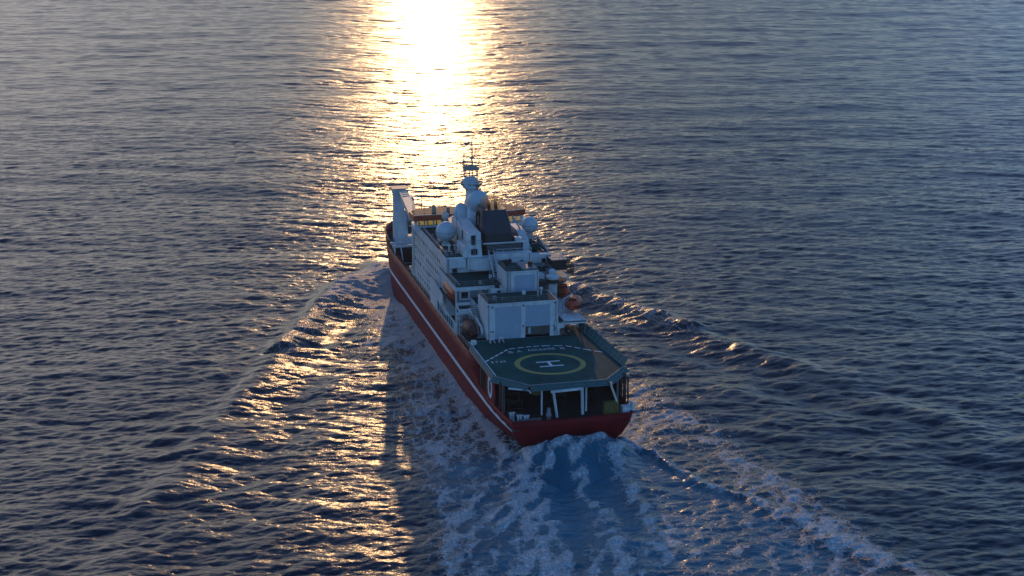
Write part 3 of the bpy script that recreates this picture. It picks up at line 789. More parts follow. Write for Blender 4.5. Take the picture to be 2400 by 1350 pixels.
P(mb,'mooring_bollard',CREAM)
mb=MB()
for (x,y) in ((118.5,2),(118.5,-3.2)):
    mb.lathe((x,y,9.4),[(.9,-.9),(.9,-.8),(.45,-.75),(.45,.75),(.9,.8),(.9,.9)],14,True,'y'); mb.box(x-.8,x+.8,y-1.2,y-.95,8.36,9.6); mb.box(x-.8,x+.8,y+.95,y+1.2,8.36,9.6)
P(mb,'anchor_windlass',GREY)
mb=MB().tube((127,0,8.4),(127,0,15.4),.16,.08,n=8); mb.bar((127,-.8,13.4),(127,.8,13.4),.1); P(mb,'bow_mast',MASTM)

# ---- under helideck fittings
mb=MB()
mb.bar((1.6,2.85,9.1),(2.0,2.1,4.5),.38,.38); mb.bar((1.6,-1.9,9.2),(2.0,-2.15,4.7),.42,.42); mb.bar((1.5,3.3,9.05),(1.5,-2.1,9.2),.34,.34)
P(mb,'stern_gantry',WHITE,None,.03)
P(MB().tube((2.6,4.5,4.9),(2.6,4.5,9.6),.15).tube((2.6,-2.9,5.0),(2.6,-2.9,9.6),.17),'helideck_pillar',WHITE)
P(MB().path([(3.5,9.8,9.5),(2.6,6.6,9.2),(2.5,6.3,8.7)],.14,n=8),'helideck_brace',WHITE)
mb=MB()
for (x,y) in ((7.6,9.6),(7.0,-9.6)): 
    mb.tube((x,y,3.6),(x,y,9.6),.2); 
mb.tube((8.2,9.3,3.6),(8.2,9.3,9.6),.08); mb.tube((7.2,9.9,3.6),(7.2,9.9,9.6),.08)
P(mb,'side_column',GREY)
for (x,y) in ((3.5,9.2),(2.0,8.3),(1.6,7.3)):
    P(MB().box(x-.5,x+.5,y-.45,y+.45,3.6,4.1).tube((x,y-.22,4.0),(x,y-.22,5.3),.2,n=10).tube((x,y+.22,4.0),(x,y+.22,5.3),.2,n=10).box(x-.28,x+.28,y-.5,y+.5,5.3,5.42),'mooring_bitts',WHITE)
mb=MB().lathe((1.6,3.6,3.6),[(.55,0),(.55,.3),(.32,.5),(.32,1.3),(.5,1.5),(.35,2.0),(.1,2.3)],14); mb.box(1.3,1.9,3.3,3.9,5.6,6.4,.1)
P(mb,'capstan',GREY)
mb=MB().lathe((10,3.4,6.7),[(.35,-.4),(.35,-.3),(.95,-.25),(.95,.25),(.35,.3),(.35,.4)],18,True,'x'); P(mb,'cable_reel',YELC)
mb=MB().path([(2.0,-7.3,8.2),(2.2,-7.0,8.9)],.14,n=8).bar((1.5,-7.9,6.2),(2.2,-7.0,9.0),.3,.25); mb.tube((2.2,-7,8.9),(2.2,-6.9,9.7),.22,n=8)
P(mb,'stern_davit',CREAM)
mb=MB().box(1.0,2.6,-10.3,-8.6,3.6,5.6,.1); mb.box(.8,2.0,-10.6,-10.1,5.0,6.4,.05)
P(mb,'fairlead_frame',WHITE)
mb=MB()
for i in range(9): mb.box(.9,1.1,8.2-i*.4,8.45-i*.4,4.6,5.05)
P(mb,'grating_rack',GREY)
mb=MB()
for (x,y) in ((6,-10.55),(8,-10.55),(10,-10.6),(12,-10.7)): mb.bar((x,y,5),(x,y,9.6),.35,.25)
mb.box(8.4,14,-10.9,-10.7,5,9.55); P(mb,'starboard_side_frame',RUSTR)

# ---- separate things standing on or hanging from the ship
def boat(name, L, W, H, loc, rz, label, m=ORANGE, group=None, cover=True):
    root=empty(name, loc, label, 'lifeboat', group, rz)
    rings=[]; n=16
    for i in range(13):
        u=i/12*2-1; k=max(.02,(1-abs(u)**3.2))**.55; kz=max(.1,(1-abs(u)**4))**.5
        rg=[]
        for j in range(n):
            t=2*PI*j/n; y=W/2*k*math.cos(t); z=math.sin(t)*H*.42*kz*(1 if math.sin(t)>0 else 1.1)
            y=math.copysign(abs(y)**.9*(W/2*k)**.1,y) if k>0 else 0
            rg.append((u*L/2,y,z+H*.5))
        rings.append(rg)
    low=MB().loft(rings); low.build('hull',m,root)
    if cover: MB().box(-L*.30,-L*.12,-W*.26,W*.26,H*.80,H*1.08,.12).build('conning_cover',m,root,.05)
    if cover: MB().box(-L*.305,-L*.300,-W*.2,W*.2,H*.86,H*1.0).build('cover_window',GLASSD,root)
    mb=MB()
    for s_ in (1,-1):
        pts=[(u*L/2, s_*W/2*(max(.02,(1-abs(u)**3.2))**.55)*1.02, H*.5) for u in np.linspace(-.97,.97,12)]
        mb=MB()
        for a,b in zip(pts,pts[1:]): mb.bar(a,b,.1,.14)
        mb.build('rubbing_strake',BLACK,root)
    return root
lb1=boat('lifeboat',10.4,2.7,2.9,(48.2,9.25,12.9),0,'long orange enclosed lifeboat tucked under the port boat deck roof')
lb2=boat('lifeboat',7.0,2.5,2.5,(46.0,-10.9,12.3),0,'orange enclosed lifeboat hanging outside the starboard crane pedestal')
def davit(name, x, y, s, label, z=12.5):
    root=empty(name,(x,y,z),label,'davit')
    mb=MB(); mb.box(-.5,.5,-.5,.5,0,.4)
    mb.bar((0,0,.3),(.4,s*.5,2.0),.32,.32); mb.bar((.4,s*.5,2.0),(-.7,s*1.9,3.2),.28,.3)
    mb.build('arm',WHITE,root)
    MB().tube((-.7,s*1.9,3.2),(-.7,s*1.9,2.2),.04,n=5).box(-.85,-.55,s*1.9-.15,s*1.9+.15,1.9,2.3).build('hook',GREY,root)
    return root
rb=boat('rescue_boat',6.6,2.9,2.2,(35.4,-10.2,12.9),math.radians(-24),'orange-brown rescue boat hung outboard of the hangar on the starboard side, aftermost of the boats')
davit('boat_davit',35.6,-7.9,-1,'white davit arm holding the starboard rescue boat beside the hangar',12.5)
# port work boat seen end-on, dark red underside, in a white davit
rp=boat('rescue_boat',6.0,3.0,3.0,(34.4,8.8,9.3),0,'dark red rescue boat seen end-on beside the port wall of the hangar',RUSTR,None,False)
dv=empty('boat_davit',(33,7.6,8.3),'white davit with slanting arm over the dark red rescue boat, port side','davit')
MB().bar((-1.6,-.1,1.6),(-1.4,.1,3.3),.5,.35).bar((-1.4,.1,3.3),(4.2,1.0,5.2),.35,.4).build('arm',WHITE,dv,.03)
MB().bar((5.2,3.2,4.1),(5.2,.6,4.4),.45,.4).bar((5.2,3.1,0),(5.2,3.1,4.1),.2,.2).build('cross_beam',WHITE,dv)
# loose gear
cr_=empty('yellow_crate',(1.9,-6.85,3.6),'yellow slatted crate behind the stern bulwark, starboard end','crate')
mb=MB().box(-.55,.55,-1.15,1.15,0,2.9); mb.build('body',YELC,cr_,.04)
mb=MB()
for y in (-1.15,-.4,.4,1.15): mb.box(-.62,-.55,y-.07,y+.07,0,2.9)
mb.build('frame_ribs',YELC,cr_)
cn=empty('storage_locker',(109.6,6.0,8.35),'pale grey rounded locker beside the foredeck crane foot','locker')
MB().box(-1.3,1.3,-1.1,1.1,0,2.3).build('body',WHITE,cn,.3); MB().box(-1.2,1.2,-1.0,1.0,2.3,2.42).build('lid',CREAM,cn,.04)
cn=empty('cable_frame',(88.5,8.6,5.5),'small cream pipe frame with winch by the port side forward of the block','winch')
mb=MB()
for x in (-1.7,1.7):
    for y in (-1.1,1.1): mb.bar((x,y,0),(x,y,3.1),.2)
for x in (-1.7,1.7): mb.bar((x,-1.1,3.1),(x,1.1,3.1),.2)
for y in (-1.1,1.1): mb.bar((-1.7,y,3.1),(1.7,y,3.1),.2)
mb.build('frame',CREAM,cn); MB().lathe((0,0,1.2),[(.9,-.8),(.9,-.7),(.45,-.65),(.45,.65),(.9,.7),(.9,.8)],14,True,'y').build('drum',MASTM,cn)
for (x,y,lab) in ((26.8,6.9,'nearer-to-port white wheeled stand on the green deck below the closed hangar door'),(26.9,5.3,'white wheeled stand right of its twin below the closed hangar door')):
    tr=empty('wheeled_stand',(x,y,HZ),lab,'stand','white stands by the hangar')
    mb=MB()
    for sx in (-.4,.4):
        for sy in (-.45,.45): mb.bar((sx,sy,.1),(sx*.3,sy*.3,.9),.09)
    mb.box(-.25,.25,-.4,.4,.85,1.0); mb.build('frame',WHITE,tr)
    MB().lathe((0,-.45,.12),[(.02,-.05),(.13,-.05),(.13,.05),(.02,.05)],10,True,'y').lathe((0,.45,.12),[(.02,-.05),(.13,-.05),(.13,.05),(.02,.05)],10,True,'y').build('wheel',BLACK,tr)
fm=empty('fire_monitor',(26.6,10.2,9.6),'white fire monitor on the port rim just ahead of the green deck edge','fire monitor')
MB().tube((0,0,0),(0,0,.8),.25,n=10).bar((0,0,.8),(-1.1,.5,1.3),.3,.3).box(-.4,.5,-.4,.4,.6,1.2).build('barrel',WHITE,fm)
MB().box(-.5,.5,-.5,.5,-.1,.1).build('base_plate',GREY,fm)
tc=empty('tow_trolley',(30.4,-.6,HZ),'small pale upright trolley inside the half-open hangar door','trolley')
MB().box(-.3,.3,-.22,.22,.25,1.5).build('body',WHITE,tc,.05); MB().lathe((0,0,.15),[(.02,-.3),(.15,-.3),(.15,.3),(.02,.3)],10,True,'y').build('wheel',BLACK,tc)
for (x,y,h,lab) in ((28.3,-6.2,1.5,'dark upright hose post right against the hangar corner'),(28.2,-7.2,1.7,'dark upright hose post at the starboard end of the hangar step')):
    hp=empty('hose_post',(x,y,HZ),lab,'hose post')
    MB().lathe((0,0,0),[(.3,0),(.26,.3),(.24,h*.6),(.3,h*.7),(.2,h*.95),(.05,h)],12).build('post',BLACK,hp)
    MB().lathe((-.2,0,h*.55),[(.18,-.1),(.22,0),(.18,.1)],10,True,'x').build('reel',GREY,hp)

sm_=MB()
prof=[(.02,0),(1.3,.3),(1.9,1.0),(2.1,1.8),(1.7,2.7),(.9,3.3),(.02,3.6)]
sm_.lathe((0,0,0),prof,18)
so_=sm_.build('exhaust_smoke',None); so_.location=(57.2,-.2,27.0); so_.scale=(1.5,1.05,.85)
tag(so_,'thin brown exhaust smoke hanging over the mouth of the dark blue funnel','smoke',kind='stuff')
vm_=bpy.data.materials.new('thin_exhaust_smoke'); vm_.use_nodes=True; nt=vm_.node_tree; nt.nodes.remove(nt.nodes['Principled BSDF'])
pv=nt.nodes.new('ShaderNodeVolumePrincipled'); pv.inputs['Color'].default_value=(.72,.50,.28,1); pv.inputs['Density'].default_value=.22; pv.inputs['Anisotropy'].default_value=.55
nt.links.new(pv.outputs[0],nt.nodes['Material Output'].inputs['Volume']); so_.data.materials.append(vm_)

# ---------------------------------------------------------------- sea
CAM = Vector((-236.89,69.03,91.42)); YAW=-.244; PITCH=.258
def fft_tile(Lm, N, wind, lo, hi, seed, wdir, spread=3, swell=0):
    g = np.random.default_rng(seed)
    k = np.fft.fftfreq(N, Lm/N)*2*np.pi; KX,KY = np.meshgrid(k,k,indexing='ij'); K = np.hypot(KX,KY); K[0,0]=1e9
    c = (KX*math.cos(wdir)+KY*math.sin(wdir))/K
    Lw = wind**2/9.81
    S = np.exp(-1/(K*Lw)**2)/K**4*np.abs(c)**spread
    lam = 2*np.pi/K; S[(lam<lo)|(lam>hi)] = 0
    S *= 1/(1+np.exp(-(lam-lo*1.15)/(lo*.08)))
    h = np.sqrt(S)*(g.normal(size=(N,N))+1j*g.normal(size=(N,N)))
    H = np.fft.ifft2(h).real; DX = np.fft.ifft2(-1j*KX/K*h).real; DY = np.fft.ifft2(-1j*KY/K*h).real
    s = 1/np.sqrt(((np.gradient(H,Lm/N,axis=0)**2).mean()+(np.gradient(H,Lm/N,axis=1)**2).mean()))
    return (H*s).astype(np.float32),(DX*s).astype(np.float32),(DY*s).astype(np.float32),Lm,N
def sample(T, X, Y, rot=0.):
    H,DX,DY,Lm,N = T
    c,s_ = math.cos(rot),math.sin(rot); U=(X*c+Y*s_)/Lm*N; V=(-X*s_+Y*c)/Lm*N
    i=np.floor(U).astype(np.int64); j=np.floor(V).astype(np.int64); fu=(U-i).astype(np.float32); fv=(V-j).astype(np.float32)
    i%=N; j%=N; i1=(i+1)%N; j1=(j+1)%N
    def b(A): return (A[i,j]*(1-fu)*(1-fv)+A[i1,j]*fu*(1-fv)+A[i,j1]*(1-fu)*fv+A[i1,j1]*fu*fv)
    h=b(H); dx=b(DX); dy=b(DY)
    return h, dx*c-dy*s_, dx*s_+dy*c
WD = math.radians(-13)
T1=fft_tile(430,1024,8,14,90,1,WD,6); T2=fft_tile(271,1024,5.2,3.6,10,2,WD+.12,7); T3=fft_tile(127,1024,4,.9,3.8,3,WD-.1,4.5)

def seg_field(X,Y,pts,w0,w1=None):
    """1 on a polyline falling off by width"""
    out=np.zeros_like(X)
    for (a,b) in zip(pts,pts[1:]):
        ax,ay,aw=a; bx,by,bw=b; dx,dy=bx-ax,by-ay; t=np.clip(((X-ax)*dx+(Y-ay)*dy)/(dx*dx+dy*dy),0,1)
        d=np.hypot(X-ax-t*dx,Y-ay-t*dy); w=aw+(bw-aw)*t
        out=np.maximum(out,np.exp(-(d/w)**2))
    return out
def smooth(a,b,x): t=np.clip((x-a)/(b-a),0,1); return t*t*(3-2*t)
def wake(X,Y):
    """height of the ship's waves and how much foam / aerated water there is"""
    near=(X>-160)&(X<150)&(np.abs(Y)<130)
    h=np.zeros_like(X); foam=np.zeros_like(X); aer=np.zeros_like(X)
    x=X[near]; y=Y[near]; s=np.abs(y); sg=np.sign(y)
    n1,_,_=sample(T1,x*3.1,y*3.1,.4); n2,_,_=sample(T2,x*2.0,y*2.0,1.1); n3,_,_=sample(T3,x,y,.7)
    n1=n1/np.std(T1[0]); n2=n2/np.std(T2[0]); n3=n3/np.std(T3[0])
    d=128-x; dp=np.clip(d,0,None)
    yc=8+.36*dp+9*(1-np.exp(-dp/15)) + .25*n1*(dp/60)
    q=(s-yc)
    amp=2.7*np.exp(-dp/66)*smooth(2,22,dp)*(1+.10*n1)
    w=2.0+dp*.016+2.0*np.exp(-((dp-20)/15)**2)
    H=amp*np.exp(-np.where(q>0,(q/(w*.75))**2,(q/(w*1.35))**2)) - amp*.5*np.exp(-((q+3.4*w)/(w*1.6))**2)
    # following divergent crests, feathered
    for k,(off,a,ph) in enumerate(((-.17,.62,0),(-.30,.45,1),(-.43,.34,2),(.06,.28,3))):
        yk=yc+off*dp-4*k*.4
        qq=s-yk; ww=w*(1.0+.15*k)
        mod=.8+.2*np.sin(x/14.+ph*2)
        H+=.4*np.where(dp>25,a*smooth(25,60,dp)*np.exp(-dp/200),0)*mod*np.exp(-(qq/ww)**2)*np.where(yk>11,1,0)
    th=math.radians(52); phs=2*PI/12.5*((x-60)*math.cos(th)+s*math.sin(th))+.7*n1
    H+=.36*np.exp(-dp/170)*smooth(25,65,dp)*np.exp(-((q+6)/(9+.07*dp))**2)*np.cos(phs)*smooth(12,18,s)
    # bow wave swelling round the bow
    H+=1.5*np.exp(-((x-120)/9)**2-((s-10)/3.5)**2)
    # side: water drawn down along the hull
    H-=.5*np.exp(-((s-13)/4)**2)*smooth(5,30,x)*smooth(110,90,x)
    f=.95*np.exp(-(np.where(q>0,q/(w*.42),q/(w*1.5)))**2)*np.exp(-np.clip(dp-24,0,None)/18)*smooth(0,4,dp)
    f+=.62*np.exp(-((dp-58)/22)**2)*np.exp(-((q+w*.6)/(w*1.3))**2)
    f+=.75*np.exp(-((dp-16)/15)**2)*smooth(2,-2,q)*smooth(0,5,dp)*(.9+.15*n2)
    # aerated band beside the hull
    band=11+ .105*dp*smooth(0,40,dp) + 1.5*n1 + np.where(dp<70,0.22*dp*(1-dp/70),0)
    inside=smooth(7,-6,s-band-1+3.2*n1+1.5*n2)*smooth(-1,3,dp)
    f+=(.95+.10*smooth(-5,20,x)*(y>0))*inside*(.88+.16*n2)*(1-.42*smooth(14,-12,x))*(1-.75*smooth(0,-6,x)*smooth(26,14,s))
    f+=.55*np.exp(-((s-11.2)/.9)**2)*smooth(90,10,x)*(x>0)
    f+=.38*smooth(0,-20,q)*smooth(4,12,dp)*smooth(95,55,dp)*(.8+.25*n2)
    # outer edge streak of the aerated band on the stern quarter
    f+=.5*np.exp(-((s-band+1)/2.2)**2)*smooth(90,130,dp)*.8
    # stern wash
    u=-x
    st=smooth(-1.5,3,u)
    wash=st*smooth(12+u*.26,8.5+u*.20,s)
    aer0=wash*np.exp(-np.clip(u,0,None)/220)
    hump=3.3*np.exp(-((x+4.0)/4.2)**2)*np.clip(1-(np.abs(y+.2)/9.3)**2.6,0,1)
    H+=hump*(1+.03*n2)
    H+=np.where(u>4,-1.2*np.exp(-((u-16)/9)**2)*np.exp(-(y-3-u*.08)**2/16),0)
    ridges=[([(-1,7.2,1.2),(-10,11.2,1.3),(-21,15.4,1.5),(-27,18,2.4)],.8,.80),
            ([(-3,5,1.2),(-12,8.6,1.3),(-22,11.4,1.5),(-34,13.8,2.1),(-46,16,3),(-110,24,6)],.6,.72),
            ([(-4,2.4,1.2),(-10,2.6,1.3),(-24,3.8,1.7),(-42,6.4,2.4),(-100,12,5)],.65,.72),
            ([(-3,-3.5,1.1),(-9,-4.6,1.1),(-15.5,-4.2,1.3),(-27,-2.6,1.7),(-42,-1.2,2.4)],.5,.62),
            ([(-1,-8.9,.6),(-12,-12.2,.75),(-25,-16.3,.9),(-31,-20,1.2),(-60,-32,2.6)],1.0,.62),
            ([(4,9.8,.8),(-6,12.5,1.0),(-16,19,1.3),(-30,26,2.0),(-50,31,3)],.3,.40)]
    for pts,ah,af in ridges:
        g=seg_field(x+.3*n2,y+.45*n1+.25*n2,pts,1); H+=ah*.8*g*(1+.06*n2)*np.exp(-np.clip(u,0,None)/70); f+=af*1.15*g*(.85+.3*n2)*np.exp(-np.clip(u,0,None)/150)
    lo=seg_field(x,y,[(-6,4.6,1.4),(-14,6.0,2.3),(-24,7.6,2.8),(-36,10,3)],1); H-=.5*lo
    lo2=seg_field(x,y,[(-7,-.6,1.3),(-18,.2,1.6),(-34,1.8,2.0)],1); H-=.25*lo2
    lo3=seg_field(x,y,[(-6,-8.2,1.6),(-16,-10,3.0),(-26,-12,3.6)],1); H-=.3*lo3
    # pale aerated apron on the port quarter
    apron=smooth(2,-8,x)*smooth(27+u*.05,19,y)*smooth(8,13,y)
    aer0=np.maximum(aer0,.9*apron)
    f+=.45*wash*(.8+.3*n2)+.35*apron*(.8+.4*n2)+.34*np.exp(-((x+4.5)/3.2)**2)*(hump>.3)*(.9+.3*n2)
    f-=.95*lo+.5*lo2+.40*lo3
    f=np.clip(f,0,None)
    # far to starboard astern: foam sheet
    f+=.44*smooth(-1,-25,x)*smooth(9+u*.2,15+u*.25,-y)*smooth(31,22,-y+2*n1)*(.8+.3*n2)
    # turbulence roughens the wake
    turb=np.clip(f,0,1.2)
    H+=turb*(.04*n3)
    h[near]=H; foam[near]=np.clip(f,0,1.3); aer[near]=np.clip(aer0+.35*inside*smooth(30,-5,x),0,1)
    return h,foam,aer,near
def make_sea():
    r=[185.]; 
    while r[-1]<1350: r.append(r[-1]+max(.27,r[-1]*.00112))
    inner=[0.5,40,90,130,160]; outer=[r[-1]*1.03]
    while outer[-1]<16000: outer.append(outer[-1]*1.06)
    R=np.array(inner+r+outer)
    a=np.radians(np.concatenate([np.arange(-180,-23,3.),np.arange(-21.5,21.5,.031),np.arange(23,180,3.)]))+YAW
    A,RR=np.meshgrid(a,R,indexing='ij'); X=CAM.x+RR*np.cos(A); Y=CAM.y+RR*np.sin(A)
    ny,nx=X.shape
    X=X.ravel(); Y=Y.ravel(); D=RR.ravel()
    edge=smooth(26,21,np.abs(np.degrees(A.ravel()-YAW)))*smooth(150,185,D)
    f1=smooth(5200,2200,D)*edge; f2=smooth(2000,1100,D)*edge; f3=smooth(950,380,D)*edge
    h1,dx1,dy1=sample(T1,X,Y,.05); h2,dx2,dy2=sample(T2,X,Y,-.2); h3,dx3,dy3=sample(T3,X,Y,.3)
    wh,foam,aer,near=wake(X,Y)
    nearh=smooth(16,11.5,np.abs(Y))*smooth(-6,2,X)*smooth(134,126,X); calm=(1-.15*np.clip(aer+foam*.6,0,1))*(1-.8*nearh)
    s1,s2,s3=.030+.012*smooth(300,700,D),.072*calm,.14*calm
    Z=h1*s1*f1+h2*s2*f2+h3*s3*f3+wh
    c=1.0
    X2=X+c*(dx1*s1*f1+dx2*s2*f2+dx3*s3*f3); Y2=Y+c*(dy1*s1*f1+dy2*s2*f2+dy3*s3*f3)
    co=np.stack([X2,Y2,Z],1).astype(np.float32)
    me=bpy.data.meshes.new('sea'); nv=len(co); me.vertices.add(nv); me.vertices.foreach_set('co',co.ravel())
    I=np.arange(ny)[:,None]; J=np.arange(nx-1)[None,:]; I2=(I+1)%ny
    q=np.stack([I*nx+J, I*nx+J+1, I2*nx+J+1, I2*nx+J],-1).reshape(-1,4).astype(np.int32)
    nf=len(q); me.loops.add(nf*4); me.loops.foreach_set('vertex_index',q.ravel()); me.polygons.add(nf)
    me.polygons.foreach_set('loop_start',np.arange(0,nf*4,4,dtype=np.int32)); me.polygons.foreach_set('use_smooth',np.ones(nf,dtype=bool))
    for nm,ar in (('foam',foam),('aerated',aer)):
        at=me.attributes.new(nm,'FLOAT','POINT'); at.data.foreach_set('value',ar.astype(np.float32))
    fl=np.stack([X, Y/(1+.016*np.clip(110-X,0,400))*1.9, np.zeros_like(X)],1).astype(np.float32)
    at=me.attributes.new('flow','FLOAT_VECTOR','POINT'); at.data.foreach_set('vector',fl.ravel())
    me.update(); me.validate()
    o=bpy.data.objects.new('sea',me); COL.objects.link(o); tag(o,'choppy dark blue open sea with the ship wake running through it','water',kind='structure')
    return o
def sea_mat():
    m=bpy.data.materials.new('sea_water'); m.use_nodes=True; nt=m.node_tree; N=nt.nodes; L=nt.links; b=N['Principled BSDF']
    geo=N.new('ShaderNodeNewGeometry')
    def mapping(rot,sc):
        mp=N.new('ShaderNodeMapping'); mp.inputs['Rotation'].default_value=(0,0,rot); mp.inputs['Scale'].default_value=sc
        L.new(geo.outputs['Position'],mp.inputs[0]); return mp.outputs[0]
    def noise(vec,scale,det=3,rough=.6,dist=0):
        n=N.new('ShaderNodeTexNoise'); n.inputs['Scale'].default_value=scale; n.inputs['Detail'].default_value=det; n.inputs['Roughness'].default_value=rough; n.inputs['Distortion'].default_value=dist
        L.new(vec,n.inputs['Vector']); return n.outputs[0]
    def math_(op,a,b_=None,c=None,clamp=False):
        n=N.new('ShaderNodeMath'); n.operation=op; n.use_clamp=clamp
        for i,v in enumerate((a,b_,c)):
            if v is None: continue
            if isinstance(v,(int,float)): n.inputs[i].default_value=v
            else: L.new(v,n.inputs[i])
        return n.outputs[0]
    def mr(v,a,b_,c,d,sm=True):
        n=N.new('ShaderNodeMapRange'); n.interpolation_type='SMOOTHSTEP' if sm else 'LINEAR'
        L.new(v,n.inputs[0])
        for i,x in enumerate((a,b_,c,d)):
            if isinstance(x,(int,float)): n.inputs[i+1].default_value=x
            else: L.new(x,n.inputs[i+1])
        return n.outputs[0]
    at=N.new('ShaderNodeAttribute'); at.attribute_name='foam'; foam=at.outputs['Fac']
    at2=N.new('ShaderNodeAttribute'); at2.attribute_name='aerated'; aer=at2.outputs['Fac']
    # ripples (heights in metres)
    v1=mapping(.20,(1.0,.40,1)); v2=mapping(-.12,(1.0,.48,1)); v3=mapping(.1,(1,.35,1))
    r1=math_('MULTIPLY',noise(v1,.42,3,.55),RIP[0]); r2=math_('MULTIPLY',noise(v2,1.5,3,.6),RIP[1]); r3=math_('MULTIPLY',noise(v3,.085,2,.5),RIP[2])
    # lace foam pattern: ridged noise drawn out along the track
    atf=N.new('ShaderNodeAttribute'); atf.attribute_name='flow'; flow=atf.outputs['Vector']
    mpf=N.new('ShaderNodeMapping'); mpf.inputs['Scale'].default_value=(.40,1.0,1); L.new(flow,mpf.inputs[0]); vf=mpf.outputs[0]
    fa=noise(vf,.55,6,.68,1.2); fb=noise(vf,2.4,6,.78,1.2); fc=noise(vf,.16,3,.6,.8)
    def lace(scale,wd,sc,amp):
        nz=N.new('ShaderNodeTexNoise'); nz.inputs['Scale'].default_value=scale*.9; nz.inputs['Detail'].default_value=4; nz.inputs['Roughness'].default_value=.65; L.new(flow,nz.inputs['Vector'])
        sb=N.new('ShaderNodeVectorMath'); sb.operation='MULTIPLY_ADD'; L.new(nz.outputs['Color'],sb.inputs[0]); sb.inputs[1].default_value=(amp,amp,0); 
        mp=N.new('ShaderNodeMapping'); mp.inputs['Scale'].default_value=sc; L.new(flow,mp.inputs[0]); L.new(mp.outputs[0],sb.inputs[2])
        vo=N.new('ShaderNodeTexVoronoi'); vo.feature='DISTANCE_TO_EDGE'; vo.voronoi_dimensions='2D'; vo.inputs['Scale'].default_value=scale; L.new(sb.outputs[0],vo.inputs['Vector'])
        return mr(vo.outputs['Distance'],0,wd,1,0)
    l1=lace(.60,.16,(.32,1,1),2.4); l2=lace(1.7,.24,(.45,1,1),1.2)
    ridge=l1
    pat=math_('ADD',math_('ADD',math_('MULTIPLY',l1,.36),math_('MULTIPLY',l2,.28)),math_('ADD',math_('MULTIPLY',fb,.55),math_('MULTIPLY',fc,.26)))
    th=math_('SUBTRACT',1.10,math_('MULTIPLY',foam,.82))
    alpha=mr(pat,math_('SUBTRACT',th,.04),math_('ADD',th,.40),0,1)
    fd=noise(vf,6.5,4,.7,.6)
    alpha=math_('MULTIPLY',math_('MULTIPLY',alpha,mr(foam,.05,.25,0,1)),mr(fd,.36,.60,.38,1))
    hgt=math_('ADD',math_('ADD',r1,r2),r3)
    fh=math_('ADD',math_('MULTIPLY',math_('MULTIPLY',math_('ADD',fb,l2),alpha),.26),math_('MULTIPLY',math_('MULTIPLY',fa,mr(foam,0,.6,0,1)),.10))
    hgt=math_('ADD',hgt,fh)
    bp=N.new('ShaderNodeBump'); bp.inputs['Strength'].default_value=1; bp.inputs['Distance'].default_value=1; L.new(hgt,bp.inputs['Height'])
    L.new(bp.outputs[0],b.inputs['Normal'])
    mx=N.new('ShaderNodeMix'); mx.data_type='RGBA'; mx.inputs[6].default_value=(*WATER,1); mx.inputs[7].default_value=(.012,.135,.20,1); L.new(math_('MULTIPLY',aer,mr(fc,.3,.7,.55,1)),mx.inputs[0])
    mx2=N.new('ShaderNodeMix'); mx2.data_type='RGBA'; L.new(mx.outputs[2],mx2.inputs[6]); mx2.inputs[7].default_value=(.82,.86,.90,1); L.new(math_('MULTIPLY',alpha,FOAMA),mx2.inputs[0])
    L.new(mx2.outputs[2],b.inputs['Base Color'])
    b.inputs['IOR'].default_value=1.333; b.inputs['Specular IOR Level'].default_value=.5
    L.new(mr(alpha,0,1,WR,.45,False),b.inputs['Roughness'])
    return m
RIP=(.30,.14,.30); WATER=(.003,.010,.024); WR=.24; FOAMA=.95
sea=make_sea(); sea.data.materials.append(sea_mat())

# ---------------------------------------------------------------- light
SKYG=(1.5,1.30,1.35); SKYT=(.66,.90,1.22); VEIL=(13.2,11.8,10.4)
EL=math.radians(10); AZ=math.radians(-11)
w=bpy.data.worlds.new("World"); scene.world=w; w.use_nodes=True; nt=w.node_tree; N=nt.nodes; L=nt.links
sky=N.new('ShaderNodeTexSky'); sky.sky_type='NISHITA'; sky.sun_disc=False; sky.sun_elevation=EL; sky.sun_rotation=PI/2-AZ
sky.air_density=1.0; sky.dust_density=.6; sky.ozone_density=3.0; sky.altitude=0
# thin warm cloud veil to the left of the sun, clear blue to the right
tc=N.new('ShaderNodeTexCoord')
def vdot(v):
    n=N.new('ShaderNodeVectorMath'); n.operation='DOT_PRODUCT'; L.new(tc.outputs['Generated'],n.inputs[0]); n.inputs[1].default_value=v; return n.outputs['Value']
def mrange(v,a0,a1,b0,b1):
    r=N.new('ShaderNodeMapRange'); r.interpolation_type='SMOOTHSTEP'
    for i,q in enumerate((a0,a1,b0,b1)): r.inputs[i+1].default_value=q
    L.new(v,r.inputs[0]); return r.outputs[0]
def mul(a_,b_):
    n=N.new('ShaderNodeMath'); n.operation='MULTIPLY'; L.new(a_,n.inputs[0])
    if isinstance(b_,(int,float)): n.inputs[1].default_value=b_
    else: L.new(b_,n.inputs[1])
    return n.outputs[0]
va=math.radians(24); lf=vdot((math.cos(va),math.sin(va),0))
up=vdot((0,0,1))
cn_=N.new('ShaderNodeTexNoise'); cn_.inputs['Scale'].default_value=2.2; cn_.inputs['Detail'].default_value=5
mp=N.new('ShaderNodeMapping'); mp.inputs['Scale'].default_value=(1,1,4); L.new(tc.outputs['Generated'],mp.inputs[0]); L.new(mp.outputs[0],cn_.inputs['Vector'])
veilf=mul(mul(mrange(lf,.76,.97,0,1),mrange(up,.90,.30,0,1)),mrange(cn_.outputs[0],.3,.62,.55,1))
fwd=vdot((math.cos(AZ),math.sin(AZ),0))
sunw=vdot((math.cos(EL)*math.cos(AZ),math.cos(EL)*math.sin(AZ),math.sin(EL)))
grad=mul(mul(mrange(up,.75,.12,SKYG[0],SKYG[1]),mrange(fwd,-.6,.8,SKYG[2],1)),mrange(sunw,.90,.997,1,.30))
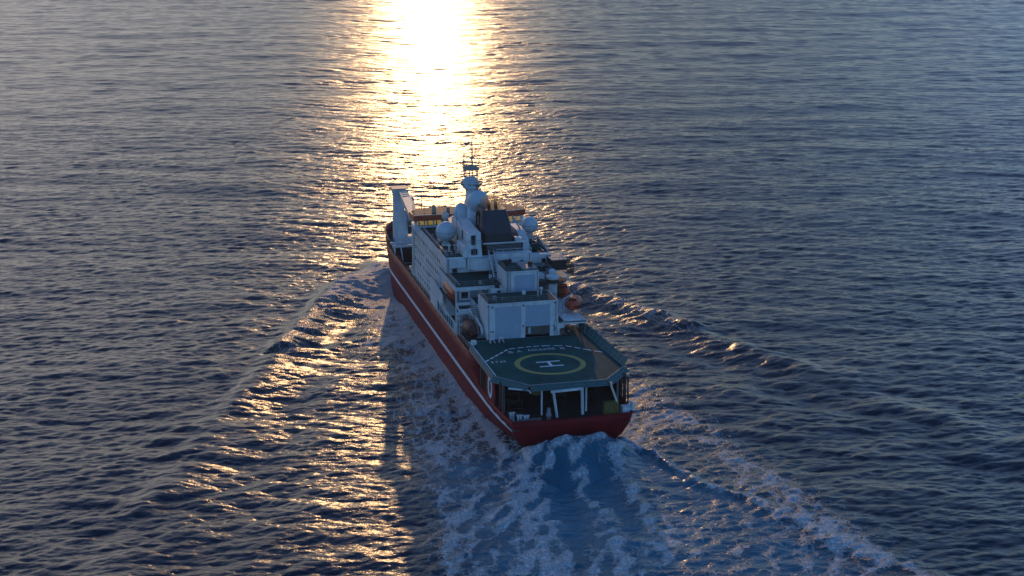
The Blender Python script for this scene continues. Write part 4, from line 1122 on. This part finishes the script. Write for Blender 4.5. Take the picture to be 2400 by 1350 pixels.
tint=N.new('ShaderNodeMix'); tint.data_type='RGBA'; tint.blend_type='MULTIPLY'; tint.inputs[0].default_value=1; L.new(sky.outputs[0],tint.inputs[6]); tint.inputs[7].default_value=(*SKYT,1)
sc_=N.new('ShaderNodeVectorMath'); sc_.operation='SCALE'; L.new(tint.outputs[2],sc_.inputs[0]); L.new(grad,sc_.inputs['Scale'])
veil=N.new('ShaderNodeMix'); veil.data_type='RGBA'; L.new(veilf,veil.inputs[0]); L.new(sc_.outputs[0],veil.inputs[6]); veil.inputs[7].default_value=(*VEIL,1)
L.new(veil.outputs[2],N['Background'].inputs[0]); N['Background'].inputs[1].default_value=.10
su=bpy.data.lights.new('sun','SUN'); su.energy=.40; su.angle=math.radians(.53); su.color=(1,.57,.25)
so=bpy.data.objects.new('sun',su); COL.objects.link(so)
sd_=Vector((math.cos(EL)*math.cos(AZ),math.cos(EL)*math.sin(AZ),math.sin(EL))); so.rotation_euler=sd_.to_track_quat('Z','Y').to_euler()

cd=bpy.data.cameras.new('camera'); co_=bpy.data.objects.new('camera',cd); COL.objects.link(co_); scene.camera=co_
co_.location=CAM; F=Vector((math.cos(YAW)*math.cos(PITCH),math.sin(YAW)*math.cos(PITCH),-math.sin(PITCH)))
co_.rotation_euler=F.to_track_quat('-Z','Y').to_euler()
cd.sensor_width=36; cd.lens=36*3825.7/2400; cd.clip_start=1; cd.clip_end=40000
scene.view_settings.view_transform='Standard'; scene.view_settings.look='None'; scene.view_settings.gamma=1
scene.view_settings.exposure=.12
scene.render.resolution_x=1024; scene.render.resolution_y=576

# thin sea haze filling the air between the water and just above the camera
hz=MB().box(-16500,16500,-16500,16500,-6,96).build('haze',None); tag(hz,'thin warm sea haze low over the water','haze',kind='stuff')
hm=bpy.data.materials.new('sea_haze'); hm.use_nodes=True; nt=hm.node_tree; nt.nodes.remove(nt.nodes['Principled BSDF'])
pv=nt.nodes.new('ShaderNodeVolumePrincipled'); pv.inputs['Color'].default_value=(.86,.92,1.0,1); pv.inputs['Density'].default_value=.00007; pv.inputs['Anisotropy'].default_value=.55
nt.links.new(pv.outputs[0],nt.nodes['Material Output'].inputs['Volume']); hz.data.materials.append(hm)
